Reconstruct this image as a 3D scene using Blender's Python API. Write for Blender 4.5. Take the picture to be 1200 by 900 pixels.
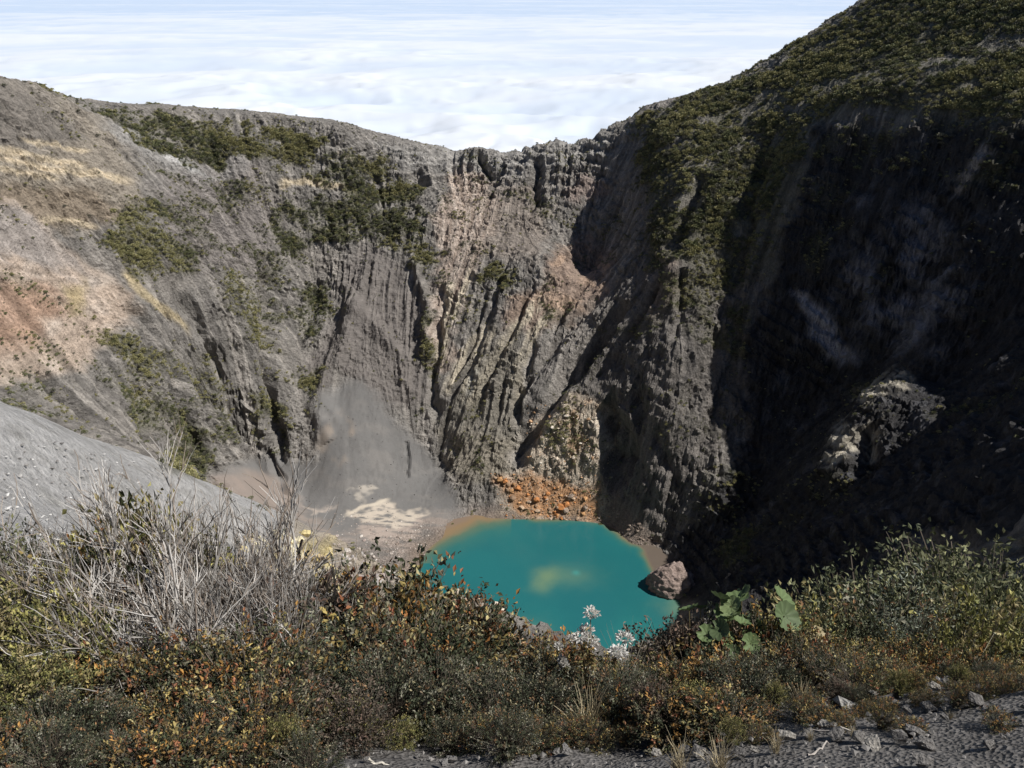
import bpy, bmesh, math, random
import numpy as np
PI = math.pi
for o in list(bpy.data.objects):
    bpy.data.objects.remove(o, do_unlink=True)
S = bpy.context.scene
C = S.collection
random.seed(4)

# ---------------------------------------------------------------- camera
PITCH = math.radians(25.9); FPX = 942.0
CAMZ = 300.0                        # metres above the lake
cam = bpy.data.cameras.new('camera')
cam.sensor_fit = 'HORIZONTAL'; cam.sensor_width = 36.0; cam.lens = 36.0 * FPX / 1200.0
cam.clip_start = 0.1; cam.clip_end = 600000.0
camo = bpy.data.objects.new('camera', cam); C.objects.link(camo)
camo.location = (0, 0, CAMZ); camo.rotation_euler = (PI/2 - PITCH, 0, 0)
S.camera = camo

# ---------------------------------------------------------------- sky, sun, exposure
SUN_EL = math.radians(51.0)
SUN_AZ = math.radians(-8.0)         # measured from +X towards +Y
sun_dir = (math.cos(SUN_EL)*math.cos(SUN_AZ), math.cos(SUN_EL)*math.sin(SUN_AZ), math.sin(SUN_EL))
w = bpy.data.worlds.new('World'); S.world = w; w.use_nodes = True
nt = w.node_tree; nt.nodes.clear()
out = nt.nodes.new('ShaderNodeOutputWorld'); bg = nt.nodes.new('ShaderNodeBackground'); sk = nt.nodes.new('ShaderNodeTexSky')
sk.sky_type = 'NISHITA'; sk.sun_disc = False; sk.sun_elevation = SUN_EL; sk.sun_rotation = PI/2 - SUN_AZ
sk.altitude = 3200; sk.air_density = 1.0; sk.dust_density = 0.6
bg.inputs['Strength'].default_value = 0.05
nt.links.new(sk.outputs[0], bg.inputs[0]); nt.links.new(bg.outputs[0], out.inputs[0])
sl = bpy.data.lights.new('sun', 'SUN'); sl.energy = 4.0; sl.angle = math.radians(0.53); sl.color = (1.0, 0.965, 0.91)
so = bpy.data.objects.new('sun', sl); C.objects.link(so)
from mathutils import Vector
so.rotation_euler = Vector(sun_dir).to_track_quat('Z', 'Y').to_euler(); so.location = (400, 0, 900)
S.view_settings.view_transform = 'Standard'; S.view_settings.look = 'None'
S.view_settings.exposure = 0.5; S.view_settings.gamma = 1.0
S.cycles.max_bounces = 5; S.cycles.diffuse_bounces = 2; S.cycles.transparent_max_bounces = 8

# ---------------------------------------------------------------- helpers
def ray(px, py):
    """direction in the world through a point of the 1200x900 photograph"""
    x = (px-600.0)/FPX; y = (450.0-py)/FPX
    c, s = math.cos(PITCH), math.sin(PITCH)
    return (x, c + y*s, -s + y*c)
def W(px, py, Y=None, z=None):
    d = ray(px, py)
    t = Y/d[1] if Y is not None else (z-CAMZ)/d[2]
    return (d[0]*t, d[1]*t, CAMZ + d[2]*t)
def project(x, y, z):
    c, s = math.cos(PITCH), math.sin(PITCH)
    zc = z-CAMZ
    dep = y*c - zc*s
    dep = np.where(np.abs(dep) < 1e-3, 1e-3, dep)
    return 600 + FPX*x/dep, 450 - FPX*(y*s + zc*c)/dep

rng = np.random.default_rng(7)
T2 = rng.random((512, 512)); T3 = rng.random((64, 64, 64))
def n2(x, y):
    xi = np.floor(x).astype(np.int64); yi = np.floor(y).astype(np.int64)
    fx = x-xi; fy = y-yi
    fx = fx*fx*(3-2*fx); fy = fy*fy*(3-2*fy)
    a = T2[xi & 511, yi & 511]; b = T2[(xi+1) & 511, yi & 511]
    c = T2[xi & 511, (yi+1) & 511]; d = T2[(xi+1) & 511, (yi+1) & 511]
    return ((a*(1-fx)+b*fx)*(1-fy) + (c*(1-fx)+d*fx)*fy)*2-1
def fbm2(x, y, o=4, g=0.5):
    r = 0; a = 1; t = 0
    for k in range(o):
        r = r + a*n2(x*2**k+17.3*k, y*2**k+9.1*k); t += a; a *= g
    return r/t
def n3(x, y, z):
    xi = np.floor(x).astype(np.int64); yi = np.floor(y).astype(np.int64); zi = np.floor(z).astype(np.int64)
    fx = x-xi; fy = y-yi; fz = z-zi
    fx = fx*fx*(3-2*fx); fy = fy*fy*(3-2*fy); fz = fz*fz*(3-2*fz)
    r = 0
    for i in (0, 1):
        wx = fx if i else 1-fx
        for j in (0, 1):
            wy = fy if j else 1-fy
            for k in (0, 1):
                wz = fz if k else 1-fz
                r = r + wx*wy*wz*T3[(xi+i) & 63, (yi+j) & 63, (zi+k) & 63]
    return r*2-1
def fbm3(x, y, z, o=4, g=0.5):
    r = 0; a = 1; t = 0
    for k in range(o):
        r = r + a*n3(x*2**k+11.3*k, y*2**k+5.1*k, z*2**k+3.7*k); t += a; a *= g
    return r/t
def cells(x, y, z, seed=0):
    """jittered-cell pattern: a random value per cell, and how close a point is to the cell's border"""
    xi = np.floor(x).astype(np.int32); yi = np.floor(y).astype(np.int32); zi = np.floor(z).astype(np.int32)
    d1_ = np.full(x.shape, 9.0, np.float32); d2_ = d1_.copy(); val = np.zeros(x.shape, np.float32)
    for i in (-1, 0, 1):
        for j in (-1, 0, 1):
            for k in (-1, 0, 1):
                a, b, c = xi+i, yi+j, zi+k
                jx_ = T3[(a+seed) & 63, b & 63, c & 63]; jy_ = T3[b & 63, (c+seed+7) & 63, a & 63]; jz_ = T3[c & 63, a & 63, (b+seed+13) & 63]
                d = ((a+jx_-x)**2+(b+jy_-y)**2+(c+jz_-z)**2).astype(np.float32)
                m = d < d1_; d2_ = np.where(m, d1_, np.minimum(d2_, d)); d1_ = np.where(m, d, d1_); val = np.where(m, T3[(a+31) & 63, (b+17+seed) & 63, c & 63].astype(np.float32), val)
    return val*2-1, np.sqrt(d2_)-np.sqrt(d1_)
def sstep(a, b, x):
    t = np.clip((x-a)/(b-a), 0, 1); return t*t*(3-2*t)
def lerp(a, b, t): return a + (b-a)*t

def mesh_np(name, v, f, mat, parent=None, col=None, smooth=False, attrs=None):
    """one mesh object out of numpy arrays; f is (n,3) or (n,4)"""
    me = bpy.data.meshes.new(name)
    v = np.asarray(v, dtype=np.float32); f = np.asarray(f, dtype=np.int32)
    me.vertices.add(len(v)); me.vertices.foreach_set('co', v.ravel())
    k = f.shape[1]
    me.loops.add(f.size); me.loops.foreach_set('vertex_index', f.ravel())
    me.polygons.add(len(f))
    me.polygons.foreach_set('loop_start', np.arange(0, f.size, k, dtype=np.int32))
    me.polygons.foreach_set('loop_total', np.full(len(f), k, dtype=np.int32))
    me.update(calc_edges=True)
    me.polygons.foreach_set('use_smooth', np.full(len(f), smooth, dtype=bool))
    if col is not None:
        a = me.color_attributes.new('Col', 'FLOAT_COLOR', 'POINT')
        c4 = np.ones((len(v), 4), dtype=np.float32); c4[:, :3] = col
        a.data.foreach_set('color', c4.ravel())
    for k_, arr in (attrs or {}).items():
        a = me.attributes.new(k_, 'FLOAT', 'POINT'); a.data.foreach_set('value', np.asarray(arr, dtype=np.float32))
    me.materials.append(mat)
    o = bpy.data.objects.new(name, me); C.objects.link(o)
    if parent: o.parent = parent
    return o
def tag(o, label=None, cat=None, group=None, kind=None):
    if label: o['label'] = label
    if cat: o['category'] = cat
    if group: o['group'] = group
    if kind: o['kind'] = kind
    return o
def empty(name, loc=(0, 0, 0), rz=0.0):
    o = bpy.data.objects.new(name, None); o.empty_display_size = 0.2
    o.location = loc; o.rotation_euler = (0, 0, rz); C.objects.link(o); return o
def copy_tree(o, parent=None):
    c = o.copy(); C.objects.link(c); c.parent = parent
    for ch in list(o.children): copy_tree(ch, c)
    return c

# ---------------------------------------------------------------- materials
def new_mat(name, rough=0.9, spec=0.2):
    m = bpy.data.materials.new(name); m.use_nodes = True
    b = m.node_tree.nodes['Principled BSDF']
    b.inputs['Roughness'].default_value = rough
    b.inputs['Specular IOR Level'].default_value = spec
    return m, m.node_tree, b
def nn(t, typ, **kw):
    n = t.nodes.new(typ)
    for k, v in kw.items():
        if isinstance(k, str) and hasattr(n, k): setattr(n, k, v)
    return n
def mat_terrain():
    m, t, b = new_mat('volcanic_rock', 0.95, 0.12)
    L = t.links.new
    col = nn(t, 'ShaderNodeVertexColor'); col.layer_name = 'Col'
    geo = nn(t, 'ShaderNodeNewGeometry')
    a = nn(t, 'ShaderNodeTexNoise'); a.inputs['Scale'].default_value = 0.9; a.inputs['Detail'].default_value = 6; a.inputs['Roughness'].default_value = 0.7
    L(geo.outputs['Position'], a.inputs['Vector'])
    v = nn(t, 'ShaderNodeTexVoronoi'); v.inputs['Scale'].default_value = 0.55; L(geo.outputs['Position'], v.inputs['Vector'])
    mp = nn(t, 'ShaderNodeMapRange'); mp.inputs[1].default_value = 0.3; mp.inputs[2].default_value = 0.7; mp.inputs[3].default_value = 0.68; mp.inputs[4].default_value = 1.32
    L(a.outputs['Fac'], mp.inputs[0])
    at = nn(t, 'ShaderNodeAttribute'); at.attribute_name = 'rough'
    one = nn(t, 'ShaderNodeMix'); one.inputs[2].default_value = 1.0     # float mix: smooth ash keeps an even tone
    L(at.outputs['Fac'], one.inputs[0]); L(mp.outputs[0], one.inputs[3])
    mul = nn(t, 'ShaderNodeVectorMath', operation='SCALE'); L(col.outputs['Color'], mul.inputs[0]); L(one.outputs[0], mul.inputs['Scale'])
    L(mul.outputs[0], b.inputs['Base Color'])
    add = nn(t, 'ShaderNodeMath', operation='ADD'); L(a.outputs['Fac'], add.inputs[0])
    sc = nn(t, 'ShaderNodeMath', operation='MULTIPLY'); sc.inputs[1].default_value = 0.35; L(v.outputs['Distance'], sc.inputs[0]); L(sc.outputs[0], add.inputs[1])
    ms = nn(t, 'ShaderNodeMath', operation='MULTIPLY'); ms.inputs[1].default_value = 1.5; L(at.outputs['Fac'], ms.inputs[0])
    bp = nn(t, 'ShaderNodeBump'); bp.inputs['Distance'].default_value = 1.0
    L(ms.outputs[0], bp.inputs['Strength'])
    L(add.outputs[0], bp.inputs['Height']); L(bp.outputs[0], b.inputs['Normal'])
    return m
M_TERRAIN = mat_terrain()

# ---------------------------------------------------------------- crater terrain: control points (photo x, y, distance)
P = []
def cp(px, py, Y=None, z=None): P.append(W(px, py, Y, z))
# far rim
for a in [(0,100,450),(60,112,490),(130,127,545),(210,134,580),(300,145,605),(400,157,625),(480,174,645),(560,176,655),(640,168,645),(715,150,640)]: cp(*a)
# right skyline ridge
for a in [(760,125,625),(820,112,610),(900,75,600),(950,45,595),(1010,0,590)]: cp(*a)
# under the rim cliffs
for a in [(440,215,622),(520,215,630),(560,215,634),(640,212,622),(690,205,620)]: cp(*a)
# far wall columns
for a in [(640,300,548),(640,400,500),(630,480,462),(560,300,560),(560,400,512),(540,480,480),(560,560,440),
          (440,300,575),(430,380,530),(420,440,500),(410,500,472),(400,550,448),(480,480,490),(480,400,525),(480,320,562),
          (500,250,598),(360,300,572),(340,380,528),(340,450,492),(340,500,468),(690,320,560),(700,260,592),(590,250,600),
          (350,230,590),(300,200,585),(250,190,572)]: cp(*a)
# floor, fan and shore
for a in [(300,560,14),(350,560,13),(400,600,5),(450,590,4),(500,590,3),(560,590,3),(520,540,14),(450,620,3),(480,660,2.5),(440,660,6),(330,590,12),(260,550,18),(585,600,2)]: cp(a[0],a[1],None,a[2])
# left wall
for a in [(0,170,425),(0,250,400),(0,330,370),(0,400,345),(0,460,318),(80,180,470),(100,250,445),(100,330,425),(100,400,395),(100,450,372),
          (160,200,505),(170,160,545),(200,250,500),(200,320,468),(200,400,440),(200,460,415),(150,480,385),(220,540,398),(260,480,428),(280,380,488),(280,300,530),(270,240,556)]: cp(*a)
# buttress right of the middle
for a in [(770,636,None,0.5),(730,600,None,9),(800,590,402),(780,560,408),(780,500,425),(790,400,452),(800,300,486),(810,200,532),(770,170,575),
          (757,250,538),(762,310,508),(735,380,481),(700,440,470),(660,480,458),(640,520,449),(650,560,439),(700,560,432),(690,500,450),
          (860,150,560),(900,200,520),(860,250,502),(850,330,482),(855,420,452),(870,500,424),(840,560,398),(930,130,535),(930,180,500)]: cp(*a)
# recesses left of the buttress
for a in [(722,210,606),(722,290,566),(700,370,503),(668,425,485),(620,500,462)]: cp(*a)
# ridge slope above the dark cliff, and the cliff's lip
for a in [(960,150,500),(1010,130,480),(1080,140,455),(1150,150,430),(1195,150,415),(1000,80,535),(1100,60,500),(1190,20,480),(1190,90,445)]: cp(*a)
# dark bowl
for a in [(1000,200,475),(1090,220,438),(1170,230,408),(960,250,470),(950,340,452),(1030,300,432),(1120,320,395),(1190,330,372),(920,430,438),(1000,400,430),
          (1060,400,412),(1130,430,372),(1190,460,310),(920,520,410),(880,600,388),(840,650,366)]: cp(*a)
# sunlit ledge and the spur below it
for a in [(1072,440,376),(1035,455,371),(1005,480,366),(985,520,351),(960,570,341),(940,620,329),(900,680,303),(1040,520,338),(1080,560,290),(1000,600,300)]: cp(*a)
for a in [(1150,560,215),(1190,600,185),(1100,620,200),(1050,680,190),(950,700,240)]: cp(*a)
# right rim outside the picture, and slopes behind it
RIM = [(60,12,293),(95,60,293),(130,98,291),(170,140,290),(250,190,282),(278,232,288),(285,279,262),(285,312,236),(285,337,197),(285,357,188),(290,380,226),(288,404,228),(290,437,262),(330,470,330),(340,530,345),(340,600,345)]
P += RIM
P += [(420,300,235),(400,345,200),(430,400,260),(440,500,330),(420,650,330),(300,650,310),(100,720,140),(0,740,110),(200,740,190),(-100,720,180),(-200,690,195),(-300,620,215),(-350,520,230),(-360,400,240),
      (-330,300,262),(-290,200,278),(-220,110,286),(-140,40,291),(-60,-10,294),(0,-25,296),(100,-20,294),(200,60,294),(300,180,285)]
# near slope: grey ash spur on the left and the rocks over the lake
for a in [(-60,490,84),(0,492,92),(60,505,102),(130,528,118),(200,550,138),(270,578,162),(340,605,196),(-40,560,70),(60,600,80),(150,640,92),(250,640,130)]: cp(*a)
for a in [(350,665,118),(300,700,84),(420,665,230),(440,690,150),(500,705,120),(400,730,70),(545,722,66),(590,745,58)]: cp(*a)
P += [(-90,60,262),(-120,130,225),(-140,220,170),(-150,300,120),(-90,260,105),(-60,300,55)]
P += [(0,12,284),(6,12,284.5),(14,14,286),(-8,12,286),(-16,12,288),(0,25,268),(14,26,268),(8,40,247),(30,40,250),(60,60,240),(30,100,195),(60,120,165),(20,200,95),(60,200,95),(90,260,70),(20,260,32),(60,270,40),(100,300,30)]
# lake bed
for a in [(485,668),(520,630),(570,608),(640,608),(700,612),(745,640),(790,690),(797,715),(760,765),(650,775),(560,740),(500,700)]:
    q = W(a[0], a[1], None, 0.0); P.append((q[0], q[1], 0.2))
P += [(20,360,-14),(50,350,-14),(-10,365,-12),(20,385,-10),(20,335,-12),(60,370,-10)]
P = np.array(P)

def solve_rbf(P, c=9.0, lam=1.5):
    D = np.sqrt(((P[:, None, :2]-P[None, :, :2])**2).sum(-1) + c*c)
    n = len(P); A = np.zeros((n+3, n+3)); A[:n, :n] = -D; A[range(n), range(n)] -= -lam*0 ; A[:n, :n] += np.eye(n)*lam
    Q = np.c_[np.ones(n), P[:, :2]/100]; A[:n, n:] = Q; A[n:, :n] = Q.T
    s = np.linalg.solve(A, np.r_[P[:, 2], 0, 0, 0]); return s
SOL = solve_rbf(P)
def base_h(x, y):
    x = np.asarray(x, float); y = np.asarray(y, float); sh = x.shape
    xf = x.ravel(); yf = y.ravel(); r = np.zeros(len(xf))
    xs_ = xf.astype(np.float32); ys_ = yf.astype(np.float32); rr = np.zeros(len(xf), np.float32)
    for i in range(len(P)):
        rr -= np.float32(SOL[i])*np.sqrt((xs_-np.float32(P[i, 0]))**2 + (ys_-np.float32(P[i, 1]))**2 + np.float32(81.0))
    r = rr + SOL[-3] + SOL[-2]*xf/100 + SOL[-1]*yf/100
    # the volcano's outer flanks, falling away to the cloud deck
    dist = np.hypot((xf-20)/1.0, (yf-350)/1.0)
    k = sstep(420, 620, dist)
    cone = 205 + 90*np.clip(xf/400, -1, 1.2) - 0.45*(dist-420)
    r = r*(1-k) + cone*k
    return r.reshape(sh)

# axes: fine where the photograph looks, coarse beyond
STEP = 0.84
fx = np.arange(-292, 296, STEP); fy = np.arange(40, 672, STEP)
def ext(a, last, f=1.18, sgn=1):
    o = [last]; s = STEP
    while abs(o[-1]) < a:
        s *= f; o.append(o[-1] + sgn*s)
    return np.array(o[1:])
XS = np.r_[ext(3200, fx[0], sgn=-1)[::-1], fx, ext(3200, fx[-1])]
ylow = []
yy = fy[0]; s = STEP
while yy > -2500:
    s = min(s*1.02, 2.0) if yy > -40 else s*1.25
    yy -= s; ylow.append(yy)
YS = np.r_[np.array(ylow)[::-1], fy, ext(3400, fy[-1])]
GX, GY = np.meshgrid(XS, YS, indexing='ij')
H0 = base_h(GX, GY)

# regular working grid for the flow lines
wx = np.arange(-300, 460, 1.0); wy = np.arange(0, 760, 1.0)
WX, WY = np.meshgrid(wx, wy, indexing='ij')
WH = base_h(WX, WY)
gx, gy = np.gradient(WH)
gm = np.hypot(gx, gy)+1e-4
dxn, dyn = gx/gm, gy/gm
def blur(a, n):
    for _ in range(n):
        a = (np.roll(a, 1, 0)+a*2+np.roll(a, -1, 0))/4; a = (np.roll(a, 1, 1)+a*2+np.roll(a, -1, 1))/4
    return a
def wsamp(F, x, y):
    """bilinear look-up of a working grid field"""
    u = np.clip(x-wx[0], 0, len(wx)-1.001); v = np.clip(y-wy[0], 0, len(wy)-1.001)
    i = u.astype(int); j = v.astype(int); a = u-i; b = v-j
    return (F[i, j]*(1-a)+F[i+1, j]*a)*(1-b) + (F[i, j+1]*(1-a)+F[i+1, j+1]*a)*b
def lic(F, steps, ds=1.0):
    acc = F.copy(); n = 1.0
    for sg in (1, -1):
        px = (WX-wx[0]).copy(); py = (WY-wy[0]).copy()
        for k in range(steps):
            i = np.clip(np.rint(px).astype(np.int32), 0, len(wx)-1); j = np.clip(np.rint(py).astype(np.int32), 0, len(wy)-1)
            px += sg*ds*dxn[i, j]; py += sg*ds*dyn[i, j]
            i = np.clip(np.rint(px).astype(np.int32), 0, len(wx)-1); j = np.clip(np.rint(py).astype(np.int32), 0, len(wy)-1)
            wgt = 1-k/steps
            acc += F[i, j]*wgt; n += wgt
    r = acc/n; r = r-blur(r, 40); return r/(r.std()+1e-6)
N1 = lic(fbm2(WX/16, WY/16, 2), 34, 2.2)
N2 = lic(fbm2(WX/6.5+40, WY/6.5, 2), 26, 1.6)
N3 = lic(rng.standard_normal(WX.shape)+0.6*n2(WX/2.5, WY/2.5), 16, 1.2)

# ------- features drawn on the surface (found by walking the photo ray to the ground)
def hit(px, py, y0=70.0):
    d = ray(px, py); t = np.arange(y0/d[1], 900, 1.0)
    h = wsamp(WH, d[0]*t, d[1]*t); z = CAMZ + d[2]*t
    k = np.argmax(z < h)
    if not (z < h).any(): return (d[0]*t[-1], d[1]*t[-1])
    return (d[0]*t[k], d[1]*t[k])
def dist_line(x, y, pts):
    """distance to a polyline and place along it 0..1"""
    best = np.full(x.shape, 1e9); par = np.zeros(x.shape); n = len(pts)-1
    for i in range(n):
        ax, ay = pts[i]; bx, by = pts[i+1]; L2 = (bx-ax)**2+(by-ay)**2+1e-9
        t = np.clip(((x-ax)*(bx-ax)+(y-ay)*(by-ay))/L2, 0, 1)
        d = np.hypot(x-ax-t*(bx-ax), y-ay-t*(by-ay))
        m = d < best; best = np.where(m, d, best); par = np.where(m, (i+t)/n, par)
    return best, par
CARVE = [   # (photo polyline, half width m, depth m)  negative depth raises a rib
    ([(312,300),(318,360),(312,430),(322,500),(335,545)], 4.5, 7),
    ([(204,350),(232,380),(250,420),(262,436)], 3.0, 5),
    ([(145,365),(170,375),(175,410)], 3.0, 4),
    ([(196,410),(210,455),(222,500),(232,540)], 3.5, 5),
    ([(160,450),(168,500),(178,530)], 3, 4),
    ([(48,440),(75,465),(100,485),(115,502)], 4.5, 6),
    ([(376,330),(365,370),(352,410)], 3.5, 4),
    ([(520,330),(512,400),(508,470),(516,490)], 3.5, 4.5),
    ([(596,300),(575,370),(545,440),(520,480)], 2.5, 3),
    ([(570,340),(555,400),(530,450)], 2.0, 3),
    ([(628,330),(600,390),(570,450),(552,500)], 2.5, 3.5),
    ([(632,400),(607,450),(604,510)], 3, 4),
    ([(560,180),(567,197),(582,210)], 3, 8),
    ([(603,172),(613,195)], 3, 8),
    ([(628,185),(632,245)], 4, 8),
    ([(484,203),(500,220)], 4, 7),
    ([(795,320),(800,360)], 4, 5),
    ([(740,455),(755,480),(745,500)], 4, 6),
    ([(708,470),(716,520),(740,560)], 6, 11),
    ([(735,355),(700,400),(665,440),(640,475),(612,515),(600,545)], 7, 11),
    ([(720,330),(670,380),(640,420),(600,480)], 4, 4), ([(775,330),(730,400),(690,450)], 4, 5), ([(820,320),(800,370),(790,400)], 4, 3.5), ([(850,380),(835,430),(800,480)], 4, 3.5), ([(770,500),(790,560),(775,610)], 3, 3),
    ([(830,200),(800,260),(790,300)], 5, 6), ([(900,190),(870,260)], 5, 6),
    ([(690,330),(640,400)], 3, 3),
    ([(480,300),(500,360),(506,430)], 4, -4),
    ([(440,300),(405,400),(375,470),(385,520)], 9, -5),
    ([(390,300),(420,370),(470,420),(482,470)], 7, -3),
    ([(310,520),(325,560),(335,580)], 3, 4),
    ([(473,520),(482,560)], 1.5, 2),
    ([(860,430),(845,480),(820,530)], 4, 3),
    ([(880,250),(865,340)], 4, 5),
    ([(890,260),(872,340),(880,420)], 6, -2),
    ([(1015,500),(1020,560)], 5, 8),
    ([(250,170),(262,200),(270,240)], 6, 4),
]
CW = [([hit(*q) for q in pl], wd, dp) for pl, wd, dp in CARVE]
def carve(x, y):
    r = np.zeros(x.shape)
    wob = n2(x/9, y/9)*2.2 + n2(x/3.5, y/3.5)*0.9
    for pl, wd, dp in CW:
        xs_ = [p[0] for p in pl]; ys_ = [p[1] for p in pl]
        m = (x > min(xs_)-30) & (x < max(xs_)+30) & (y > min(ys_)-30) & (y < max(ys_)+30)
        if not m.any(): continue
        d, t = dist_line(x[m]+wob[m], y[m]+wob[m]*0.5, pl)
        prof = np.clip(1-d/(wd*1.3), 0, 1)
        prof = prof*prof*(3-2*prof) if dp < 0 else prof
        r[m] += -dp*prof*np.clip(np.minimum(t, 1-t)*7, 0, 1)**0.5
    return r

# photo position of each vertex of the smooth surface, used to place soils, scrub and roughness where the place has them
UX, UY = project(GX, GY, H0)
def poly_mask(pts, soft=10.0, y0=60.0, y1=2000.0, warp=10.0):
    pts = np.array(pts, float); m = np.zeros(GX.shape)
    x0, yA = pts.min(0)-soft*2-warp; x1, yB = pts.max(0)+soft*2+warp
    sel = (UX > x0) & (UX < x1) & (UY > yA) & (UY < yB) & (GY > y0) & (GY < y1)
    if not sel.any(): return m
    u = UX[sel] + warp*fbm2(GX[sel]/14, GY[sel]/14+H0[sel]/17, 4, 0.6)*1.6
    v = UY[sel] + warp*fbm2(GX[sel]/14+50, GY[sel]/14+H0[sel]/17+9, 4, 0.6)*1.6
    best = np.full(u.shape, 1e9); ins = np.zeros(u.shape, bool); n = len(pts)
    for i in range(n):
        ax, ay = pts[i]; bx, by = pts[(i+1) % n]; L2 = (bx-ax)**2+(by-ay)**2
        t = np.clip(((u-ax)*(bx-ax)+(v-ay)*(by-ay))/L2, 0, 1)
        best = np.minimum(best, np.hypot(u-ax-t*(bx-ax), v-ay-t*(by-ay)))
        c = ((ay > v) != (by > v)) & (u < (bx-ax)*(v-ay)/((by-ay) if by != ay else 1e-9)+ax)
        ins ^= c
    sd = np.where(ins, best, -best)
    m[sel] = sstep(-soft, soft, sd); return m
def line_mask(pts, wpx, y0=60.0, warp=4.0):
    pts = np.array(pts, float); m = np.zeros(GX.shape)
    x0, yA = pts.min(0)-wpx*3; x1, yB = pts.max(0)+wpx*3
    sel = (UX > x0) & (UX < x1) & (UY > yA) & (UY < yB) & (GY > y0)
    if not sel.any(): return m
    u = UX[sel] + warp*fbm2(GX[sel]/8, GY[sel]/8+H0[sel]/9, 3); v = UY[sel] + warp*fbm2(GX[sel]/8+30, GY[sel]/8+H0[sel]/9, 3)
    d, t = dist_line(u, v, [tuple(p) for p in pts])
    m[sel] = (1-sstep(0.3, 1.0, d/wpx))*np.clip(np.minimum(t, 1-t)*8, 0, 1)
    return m

# ---------------------------------------------------------------- relief
ZC = H0.copy()
ax_, ay_ = np.gradient(H0, XS, YS)
slope = np.hypot(ax_, ay_)
nz = 1/np.sqrt(1+slope**2); nx = -ax_*nz; ny = -ay_*nz
FAN = poly_mask([(405,448),(425,446),(455,480),(492,520),(530,570),(545,596),(520,612),(470,625),(420,640),(330,625),(250,560),(300,535),(370,540),(372,470)], 10, 250, warp=5)
CONE = poly_mask([(408,300),(440,285),(470,310),(500,390),(500,470),(440,480),(395,430),(380,470),(355,440),(390,370)], 10, 300, warp=6)
SPUR = poly_mask([(-80,470),(0,466),(60,480),(130,504),(200,530),(270,558),(345,590),(400,615),(300,660),(0,660),(-80,640)], 6, 40, 235, warp=3)
BEIGE = poly_mask([(-40,225),(20,235),(60,290),(150,340),(155,370),(100,420),(70,430),(0,445),(-40,440)], 10, 200, warp=14)
lake_px = [(484,670),(492,650),(520,630),(560,611),(600,606),(640,610),(680,608),(706,612),(730,632),(752,645),(763,668),(790,690),(812,705),(800,730),(770,752),(740,790),(640,790),(590,755),(560,735),(520,720),(490,690)]
LAKE = [W(a, b, None, 0.0)[:2] for a, b in lake_px]
smooth_k = np.clip(1-0.97*FAN, 0, 1)*(1-0.98*SPUR)*(1-0.15*CONE)
near_k = sstep(25, 75, np.hypot(GX, GY))
steep = sstep(0.12, 0.55, slope)
far_k = 1-sstep(420, 560, np.hypot(GX-20, GY-350))*0.6
veg_slope = poly_mask([(745,140),(900,78),(1010,0),(1100,-120),(1300,-200),(1300,150),(1170,150),(1100,140),(1010,125),(955,150),(935,230),(900,330),(850,330),(790,300),(760,230)], 12, 300)
dlk = dist_line(GX, GY, LAKE+[LAKE[0]])[0]
amp = sstep(-4, 22, dlk)*smooth_k*near_k*(0.25+0.75*steep)*far_k*(1-0.5*veg_slope)*(1-0.4*BEIGE)
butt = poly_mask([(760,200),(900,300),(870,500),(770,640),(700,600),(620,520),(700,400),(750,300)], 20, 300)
d1 = wsamp(N1, GX, GY); d2 = wsamp(N2, GX, GY); d3 = wsamp(N3, GX, GY)
rk = fbm3(GX/11, GY/11, H0/11, 5, 0.62); rk2 = fbm3(GX/4.0+7, GY/4.0, H0/5.5, 4, 0.7); rk3 = fbm3(GX/1.7+7, GY/1.7, H0/2.0, 2, 0.7)
inner = 1-sstep(330, 420, np.hypot(GX-20, GY-350))
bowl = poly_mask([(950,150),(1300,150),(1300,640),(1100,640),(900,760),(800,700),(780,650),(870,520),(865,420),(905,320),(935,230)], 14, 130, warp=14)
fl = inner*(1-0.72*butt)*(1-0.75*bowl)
ridged = 1-np.abs(fbm3(GX/7+5, GY/7, H0/9, 4, 0.6))*2.6
brk = np.clip(0.75+1.1*fbm2(GX/38+2, GY/38+H0/45, 3), 0.15, 1.6)
c1, e1_ = cells(GX/6.5+rk*0.9, GY/6.5+rk2*0.4, H0/17+rk*0.5); c2, e2_ = cells(GX/2.6+rk2*0.6, GY/2.6, H0/3.6+rk*0.5, 5)
bed = (H0*0.85+0.42*GX+0.2*GY+7*fbm2(GX/30, GY/30+H0/30, 3))/7.5; saw = (bed % 1.0)**1.6; bedk = sstep(-0.15, 0.35, fbm2(GX/42+13, GY/42+H0/50, 3))
rough_p = sstep(-0.2, 0.3, fbm2(GX/26+41, GY/26+H0/34, 3))
LEDGE = poly_mask([(1080,425),(1040,445),(990,470),(940,560),(920,640),(970,640),(1010,560),(1060,520),(1090,460)], 8, 250, 420, warp=8)
rough_p = np.maximum(rough_p, 1.9*LEDGE)
beds_left = np.maximum(BEIGE, poly_mask([(-60,90),(60,105),(120,140),(160,200),(165,255),(90,270),(-60,240)], 12, 200))
disp = amp*( brk*(1-0.8*beds_left)*(-1.0*np.abs(d1)**0.9*fl + 0.9 - 0.6*np.abs(d2)*fl + 0.35*d3*fl) + (2.8+0.6*butt)*rk + (0.55+0.25*rough_p)*rk2 + (0.5+0.4*butt)*ridged + (0.2+0.4*rough_p)*rk3
    + (0.25+0.65*rough_p)*c1 + (0.12+0.38*rough_p)*c2 - 0.9*np.clip(1-e1_*6, 0, 1)*bedk + 1.5*bedk*saw )
disp += amp*bowl*(1-0.8*LEDGE)*(3.5*fbm3(GX/24, GY/24, H0/24, 3)+1.6*ridged+1.2*bedk*saw)
disp += near_k*steep*carve(GX, GY)*1.3
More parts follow.
